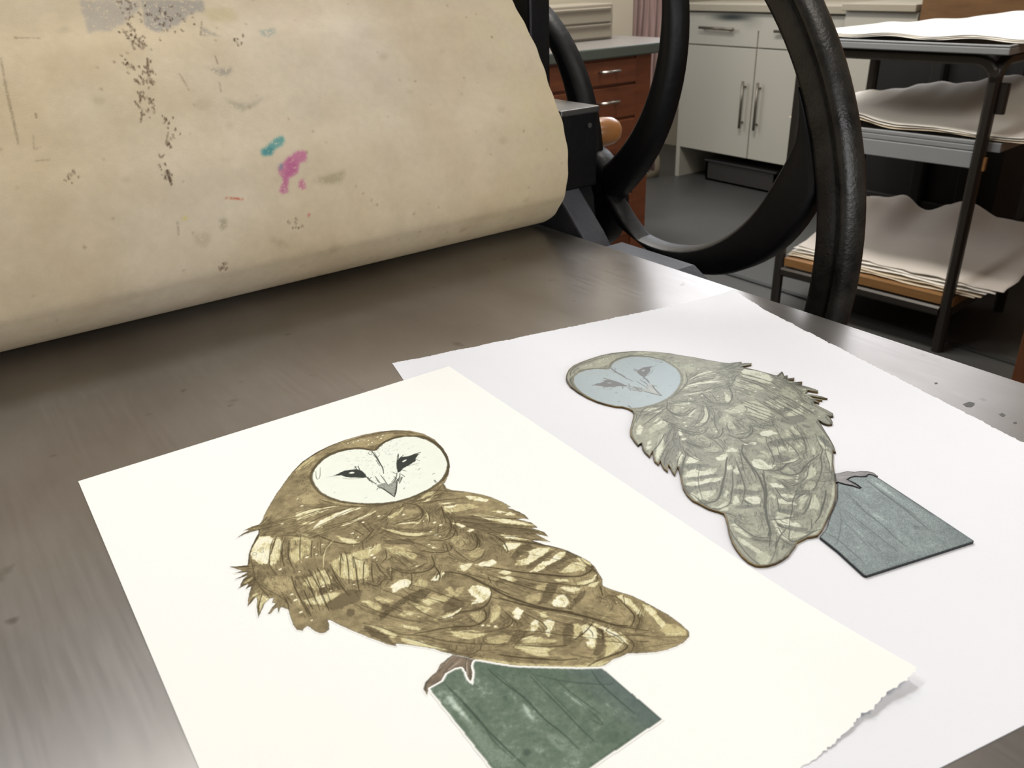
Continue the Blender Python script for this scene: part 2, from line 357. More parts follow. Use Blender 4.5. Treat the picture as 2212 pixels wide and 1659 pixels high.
FELT_SPECK="""46;4|220.6,699.5 223.9,690.8 227,686.4 228.4,681.3
30;4.5|220.3,707.6 235.1,723.8 231.4,731.6 222.9,734
40;9|247.5,723.1 256.1,710.9 270.2,713.8
38;3.5|205.3,667.6 208.3,658.2 213.1,645.2 220.2,648 223.7,642.3 218.2,637.7
20;2.5|226.4,661.8 225.5,654.6 224.8,645.7
22;3|211.6,631.5 213.8,624.4 217.1,615.5 204.6,610.4
14;3.5|224.3,604.5 226,590.7 217.2,578.3
10;2.5|207.3,569.6 208.1,551 209.1,544.3
8;3|127.7,561.1 127.9,557.1
8;3|316.3,678.3 320.2,674.9 327.2,679.4
10;3|234,455.1 245.6,451.2 237,450.4
8;4|319.3,483.9 320.3,478.3"""
FELT_RED="""255.4,520.1 263.3,518.3 271.3,516.2"""
def felt():
    root=thing('felt_blanket','cream printing felt folded over the press roller, stained with ink','felt blanket',(.04,.9,0))
    tg=np.gradient(fine,axis=0); tg/=np.hypot(*tg.T)[:,None]+1e-12; nn=np.c_[tg[:,1],-tg[:,0]]
    o=fine+nn*.0004; q=fine+nn*.0045
    MB().prism([tuple(p) for p in o[::3]]+[tuple(p) for p in q[::-3]],lambda p:(-.62,p[0],p[1]),lambda p:(.6868,p[0],p[1])).build('felt_core',mat('felt edge','b3a382',.95,noise=.2,nscale=200,bump=.3,bscale=900),root)
    s0=arc[np.argmax(fine[:,0]<=.915)]
    s1=arc[-1]; p=1.3
    cv=Canvas(-130,s0*1000,688,s1*1000,p,40,.5); sh=(cv.H,cv.W)
    n1=fbm(sh,90,1,5); n2=fbm(sh,22,2,4); n3=fbm(sh,260,3,2)
    rgb=np.ones(sh+(3,))*np.array([203.,187.,160.])
    rgb+=(n1-.5)[...,None]*np.array([14,22,34.]); rgb+=(n2-.5)[...,None]*np.array([16,16,16.]); rgb+=(n3-.5)[...,None]*np.array([10,4,-14.])
    # long faint greyish wear and greenish tint to the right edge
    g=np.clip((cv.X-560)/130,0,1)*np.clip(n2*2-.6,0,1)*.35; rgb=rgb*(1-g[...,None])+np.array([176,170,128.])*g[...,None]
    def blot(poly,col,a,warp=1.,soft=1,br=0):
        sl,m=cv.fill(poly,warp,soft)
        if br: m=m*np.clip((cv.grain[sl]-br)*5,0,1)
        m=(m*a)[...,None]; rgb[sl]=rgb[sl]*(1-m)+np.array(col,float)*m
    def dash(pts,col,wd,a):
        A=np.zeros(sh); cv.stroke(A,pts,wd,a,True,True); m=A*np.clip(cv.grain*1.6,0,1); rgb[:]=rgb*(1-m[...,None])+np.array(col,float)*m[...,None]
    for (k,b) in grp(FELT_BLOT):
        blot(b,k[:3],k[3],k[4],int(k[5]),k[6])
    A=np.zeros(sh)
    for (k,b) in grp(FELT_DASH): cv.stroke(A,b,k[0],k[1])
    r=random.Random(3)
    for (k,b) in grp(FELT_SPECK):
        # a scatter of little speck strokes between the points of the list
        for i in range(int(k[0])):
            j=r.randrange(len(b)-1); t=r.random(); q=b[j]*(1-t)+b[j+1]*t+np.array([r.gauss(0,k[1]),r.gauss(0,k[1])]); a=r.uniform(0,6.3); l=r.uniform(.4,2.6)
            cv.stroke(A,[q,q+np.array([math.cos(a)*l*.6,l])],r.uniform(.8,1.9),r.uniform(.45,.95))
    for q in [pl(FELT_RED)]:
        dash(q,(190,90,70),2.2,.8)
    m=(A*np.clip(cv.grain*1.8,0.3,1))[...,None]; rgb=rgb*(1-m)+np.array([66,50,38.])*m
    for i in range(90):
        q=np.array([r.uniform(20,680),r.uniform(cv.y0+20,cv.y0+480)]); A=np.zeros((1,1))
        sl,mm=cv.fill([q+np.array([math.cos(t)*r.uniform(.7,1.8),math.sin(t)*r.uniform(.7,1.8)]) for t in np.arange(0,6.28,1.05)],.3); mm=(mm*r.uniform(.25,.7))[...,None]
        rgb[sl]=rgb[sl]*(1-mm)+np.array([120,100,76.])*mm
    for i in range(26):
        q=np.array([r.uniform(120,640),r.uniform(cv.y0+30,cv.y0+330)]); R0=r.uniform(3,9)
        sl,mm=cv.fill([q+np.array([math.cos(t)*R0*r.uniform(.5,1.4),math.sin(t)*R0*r.uniform(.4,1)]) for t in np.arange(0,6.28,.6)],1.2,4); mm=(mm*r.uniform(.08,.25))[...,None]
        rgb[sl]=rgb[sl]*(1-mm)+np.array([140,128,104.])*mm
    lr=srgb2lin(np.clip(rgb,0,255))*FELTGAIN
    xs=np.r_[np.arange(-620,-130,12.),cv.X[0]]; nc=len(xs)-cv.W
    full=np.concatenate([np.repeat(lr[:,:1],nc,1)*0+lr.mean((0,1)),lr],1)
    # tiny ripple so the right-hand end is not a ruler line
    Xg,Sg=np.meshgrid(xs,cv.Y[:,0]); pz=prof_at(Sg[:,0]/1000)
    Xw=Xg+np.where(Xg>600,1.0*np.sin(Sg/19.)+.6*np.sin(Sg/5.3),0)*np.clip((Xg-600)/88,0,1)
    grid_object('felt_face',Xw/1000,np.repeat(pz[:,:1],len(xs),1),np.repeat(pz[:,1:],len(xs),1),np.ones(Xg.shape,bool),np.concatenate([full,np.ones(Xg.shape+(1,))],-1),MT['felt'],root,True)
FELTGAIN=1.0
felt()

# flywheel: circles fitted to the rim and to both edges of each curved spoke
WX,WY,WZ=.80,.935,.01; WB=.83
wheel=thing('flywheel','large black cast iron flywheel with curved spokes beside the press bed','flywheel',(WX,WY,WZ))
def wp(h,r,a): return (h,WY+r*math.cos(a),WZ+r*math.sin(a))
rimp=[(.4074,.827),(.4074,.806),(.410,.801),(.414,.80),(.4315,.80),(.434,.8012),(.4355,.8045),(.4375,.8045),(.439,.7985),(.4425,.7965),(.447,.798),(.4505,.803),(.4525,.812),(.4535,.823),(.4515,.829),(.447,.83),(.412,.83),(.4074,.827)]
MB().lathe(rimp,wp,168).build('rim',MT['rimiron'],wheel,0,True)
def arcpts(c,r,a0,a1,n=30): return [(c[0]+r*math.cos(R(a0+(a1-a0)*i/n)),c[1]+r*math.sin(R(a0+(a1-a0)*i/n))) for i in range(n+1)]
def spoke(front,back,inset=.014):
    """front: edge in the front plane; back: opposite edge in the back plane, with a rounded shoulder between"""
    n=len(front); sec=[]
    for (a,b) in zip(front,back):
        a=Vector(a); b=Vector(b); d=b-a; L=d.length; e=d.normalized(); k=min(inset,L*.4); q=min(.004,L*.2)
        sec.append([(WX+.004,*a),(WX+.001,*(a+e*q)),(WX,*(a+e*q*2)),(WX,*(b-e*k)),(WX+.002,*(b-e*k*.72)),(WX+.010,*(b-e*k*.25)),(WB-.003,*b),(WB,*(b-e*q)),(WB,*(a+e*q)),(WB-.004,*a)])
    m=10; vs=[p for s in sec for p in s]; fs=[]
    for i in range(n-1):
        for k in range(m): fs.append((i*m+k,i*m+(k+1)%m,(i+1)*m+(k+1)%m,(i+1)*m+k))
    fs+=[tuple(range(m))[::-1],tuple((n-1)*m+k for k in range(m))]
    return MB().add(vs,fs).build('spoke',MT['iron'],wheel,0,True)
spoke(arcpts((1.0152,.2583),.2358,236,130),arcpts((1.0248,.2357),.2709,240,127))
spoke(arcpts((1.145,.085),.198,192,56),arcpts((1.1554,.0532),.2521,188,64))
A3=arcpts((.7142,.1397),.1852,-36,-164,26); B3=arcpts((.7736,.1667),.1906,-42,-187,34)
e0=math.atan2(A3[-1][1]-WZ,A3[-1][0]-WY); e1=math.atan2(B3[-1][1]-WZ,B3[-1][0]-WY)
A3+=[(WY+.4085*math.cos(e0+(e1-e0)*k/8),WZ+.4085*math.sin(e0+(e1-e0)*k/8)) for k in range(1,9)]
for k in range(8):   # the upper edge runs out smoothly into the rim
    y,z=B3[-8+k]; a=math.atan2(z-WZ,y-WY); r=math.hypot(y-WY,z-WZ); q=((k+1)/8)**2; r=r*(1-q)+.4088*q; B3[-8+k]=(WY+r*math.cos(a),WZ+r*math.sin(a))
spoke(A3,B3,.012)
def rot(P,d):
    c,s=math.cos(R(d)),math.sin(R(d)); return [(WY+(y-WY)*c-(z-WZ)*s,WZ+(y-WY)*s+(z-WZ)*c) for y,z in P]
for d in (60,120,180): spoke(rot(A3,d),rot(B3,d),.012)
MB().lathe([(.014,.799),(.060,.799),(.070,.802),(.076,.808),(.078,.818),(.078,.835),(.07,.842),(.014,.842),(.014,.799)],wp,48).build('hub',MT['iron'],wheel,0,True)
MB().lathe([(0,.785),(.0145,.785),(.0145,.852),(0,.852)],wp,20).build('axle',MT['steelbar'],wheel,0,True)
hp=[(0,.832),(.012,.832),(.018,.842),(.021,.855),(.0215,.872),(.020,.886),(.016,.895),(.008,.8985),(0,.899)]
MB().lathe(hp,lambda h,r,a:(h,.9545+r*math.cos(a),.0955+r*math.sin(a)),28).build('turning_handle',MT['handlewood'],wheel,0,True)['label']='rounded varnished wooden handle on a spoke of the flywheel'

def sheet(name,label,cat,c,m,zf,deckle,nu=210,nv=300,th=.00035,seed=1,group=None,amp=.0007):
    """c: four plan corners a,b,c,d ; deckle: which of the edges ab,bc,cd,da are torn"""
    c=[np.array(p) for p in c]; u=np.linspace(0,1,nu+1)[None,:,None]; v=np.linspace(0,1,nv+1)[:,None,None]
    P=(c[0]*(1-u)+c[1]*u)*(1-v)+(c[3]*(1-u)+c[2]*u)*v
    ex=(c[1]-c[0])/np.linalg.norm(c[1]-c[0]); ey=(c[3]-c[0])/np.linalg.norm(c[3]-c[0]); r=np.random.default_rng(seed)
    def rag(n): 
        a=np.interp(np.arange(n),np.arange(0,n+6,5),r.normal(0,1,len(np.arange(0,n+6,5))))*.7+r.normal(0,.55,n); return a*amp
    def dec(n): return np.clip(1-np.arange(n)/5.,0,1)
    if deckle[0]: P+=rag(nu+1)[None,:,None]*dec(nv+1)[:,None,None]*ey
    if deckle[2]: P+=rag(nu+1)[None,:,None]*dec(nv+1)[::-1][:,None,None]*ey
    if deckle[3]: P+=rag(nv+1)[:,None,None]*dec(nu+1)[None,:,None]*ex
    if deckle[1]: P+=rag(nv+1)[:,None,None]*dec(nu+1)[::-1][None,:,None]*ex
    X,Y=P[...,0],P[...,1]; Z=zf(X,Y); keep=np.ones(X.shape,bool)
    root=thing(name,label,cat,(float(X.mean()),float(Y.mean()),0),group)
    grid_object('sheet',X,Y,Z,keep,None,m,root,True)
    # underside and cut edge
    b=[(X[0,i],Y[0,i],Z[0,i]) for i in range(nu)]+[(X[j,-1],Y[j,-1],Z[j,-1]) for j in range(nv)]+[(X[-1,-1-i],Y[-1,-1-i],Z[-1,-1-i]) for i in range(nu)]+[(X[-1-j,0],Y[-1-j,0],Z[-1-j,0]) for j in range(nv)]
    n=len(b); MB().add(b+[(p[0],p[1],p[2]-th) for p in b],[(i,(i+1)%n,n+(i+1)%n,n+i) for i in range(n)]).build('sheet_edge',m,root)
    return root
PA,PB,PC,PD=(.04318,.59408),(.35146,.58377),(.33296,.13064),(.02846,.13681)
def z1(X,Y):
    d=np.hypot(X-PC[0],Y-PC[1]); along=np.clip((X-.245)/(PC[0]-.245),0,1); near=np.clip(1-(Y-PC[1])/.10,0,1)
    return .0010+.0062*np.clip(along,0,1)**1.6*near**1.8
print_paper=sheet('print_paper','bright white sheet in front printed with the brown barn owl on a green post','paper',(PA,PB,PC,PD),MT['paper_print'],z1,(0,0,1,0),seed=3,amp=.0008)
QA,QB,QC,QD=(.31566,.62343),(.68500,.54040),(.56055,.03712),(.18586,.11974)
def z2(X,Y):
    d=np.hypot(X-QB[0],Y-QB[1]); return .0005+.0045*np.clip(1-d/.06,0,1)**1.7
proof_paper=sheet('backing_paper','greyer white deckle-edged sheet behind, lying under the cut owl plate','paper',(QA,QB,QC,QD),MT['paper_plate'],z2,(1,1,0,0),seed=5,th=.0004,amp=.0007)

A_OUT="""131,466.5 127.8,462.5 125.5,460.6 121,461.4 114.9,460.4 118.3,459 117.1,458.6 112.9,457.5 108.3,455.3 113.7,456.2 118.9,455.8 122.9,454.8 121.1,451.2 117.9,447.5 112.8,441.1 108.5,434.4 106.3,429.5 104.2,424.7 102.3,425.8 98.5,427.8 94.9,430.7 97.1,426.3 99.6,421.9 96.8,422.2 94.7,422.7 98.9,420 101.6,418.4 97,417 92.8,416.6 98,415.4 100.6,415.6 97.3,413.6 94.9,410.9 93.4,408.4 91.8,407.5 95.4,407.5 98.2,407.2 94.8,404 98.8,404.4 95.7,399.7 93,394.6 90.6,388.7 94,391 97.6,393.5 96.5,389.7 94.8,386 93.1,380.4 91.8,375.8 95.5,380.6 99.8,385.6 103.4,387.4 104.9,386.2 102.7,383.3 104.1,381.4 100.8,379.1 97.2,375.7 98.3,374.9 102.5,377.4 103.8,377.6 102.1,372.6 105.3,376.3 107.7,372.2 107.5,371 106.3,365.8 105.1,359.3 104.9,353.5 107.3,351 108.2,352.2 109.7,352.4 110.6,353 111.6,350.2 112.3,346.4 114.2,342.8 116.5,342 119.1,342.9 120.8,346.8 121.4,350.1 122.5,349.5 124.6,343.8 127.3,337 130.1,330.6 132.8,324.3 135.8,318.7 138.6,312.7 141.7,308.7 142.1,310.9 145.7,307.4 149.4,303.2 153.3,298.6 156.3,294.5 158.2,290.9 160.3,287.7 162.3,284.4 166,279.9 167.9,276.6 168.3,275.6 170.8,272.4 175.8,266.1 181.3,259.5 188.5,253 198.4,244.9 208,236.6 215.5,231.6 219.9,230.8 222.9,231.2 225.2,231 231.1,229.7 233,229.8 237.7,226.3 243.4,222.1 239.6,225.2 245,221.5 251.4,218.7 257.4,217.4 261.9,217.2 266.7,218.1 269.7,221 270.2,224.9 270.7,229.9 270.4,237.1 269,245.2 267.6,253.5 265.4,261.3 262.6,266.6 260.2,272.3 258.6,276.9 262.3,281 264.3,286.5 266.4,292.2 267.2,297.5 266.4,303.5 263.4,315.2 261.5,319.3 258.9,323.9 256.5,327.6 254.3,332.8 253.2,335.4 256.4,332.7 261.3,327.2 260.5,331.2 259.2,338.9 261.6,335.2 263.5,332.3 264.4,337.4 263,341.2 260.6,346.3 264,343.7 264.3,346.9 264.1,350.8 261.9,355 259.6,359.1 263.4,357 265.1,354.2 266,359.6 265.2,365.1 263.6,370.3 262.6,372.2 262,374.1 264.6,372.6 263.3,381.5 261.1,390 257.8,397.1 251.7,406.3 245.3,413.9 243.1,418.3 245.2,425.6 244.3,424 247.5,426.5 254,432.6 261,441.9 266.5,452.9 270.3,465.8 272.1,481.1 269.9,494 264.7,504.2 256,512.4 245.9,518.2 232.8,522.3 218.7,524.1 204.8,523.5 192.4,520.8 179.8,515.2 168.5,507 157.3,496.3 147.9,486.9 137.9,475.8 130.9,466.9"""
A_FOOT="""161.5,285.4 158,284.8 152.6,283.6 148.8,280.6 145,279.8 140.6,278.1 137.6,275.2 136.9,270.2 138.6,272.4 140.4,273.6 144,273.3 148.7,273.8 152.7,276.5 156.9,276 160.2,275.2 160.4,273.1 158.1,267.4 158.4,262.2 162.9,267.8 165.2,272.5 168.3,275.6 166.2,279.5 163.5,282.5"""
A_FACE="""230.4,494.6 233.6,497.6 240.4,500.6 248.6,501.2 257,498.6 263.4,492.5 266.7,484.7 268,474.9 267.3,464.2 264.7,453.9 260.8,445.2 255.8,438.9 249.3,432.7 242.3,428.6 233.5,426.1 224.5,425.2 216.3,425.5 208.6,427.2 200.3,431.1 192.2,437.1 185.9,443.4 179.7,451.3 175.7,460.4 173.6,469.1 174,479.6 176,489 179.2,495.3 183.7,500.6 188.5,504.6 193.5,507.8 199.3,509.8 206.3,510.3 213.1,508.9 219,505.8 223.3,501.9 225.8,497.7 227.9,495.3"""
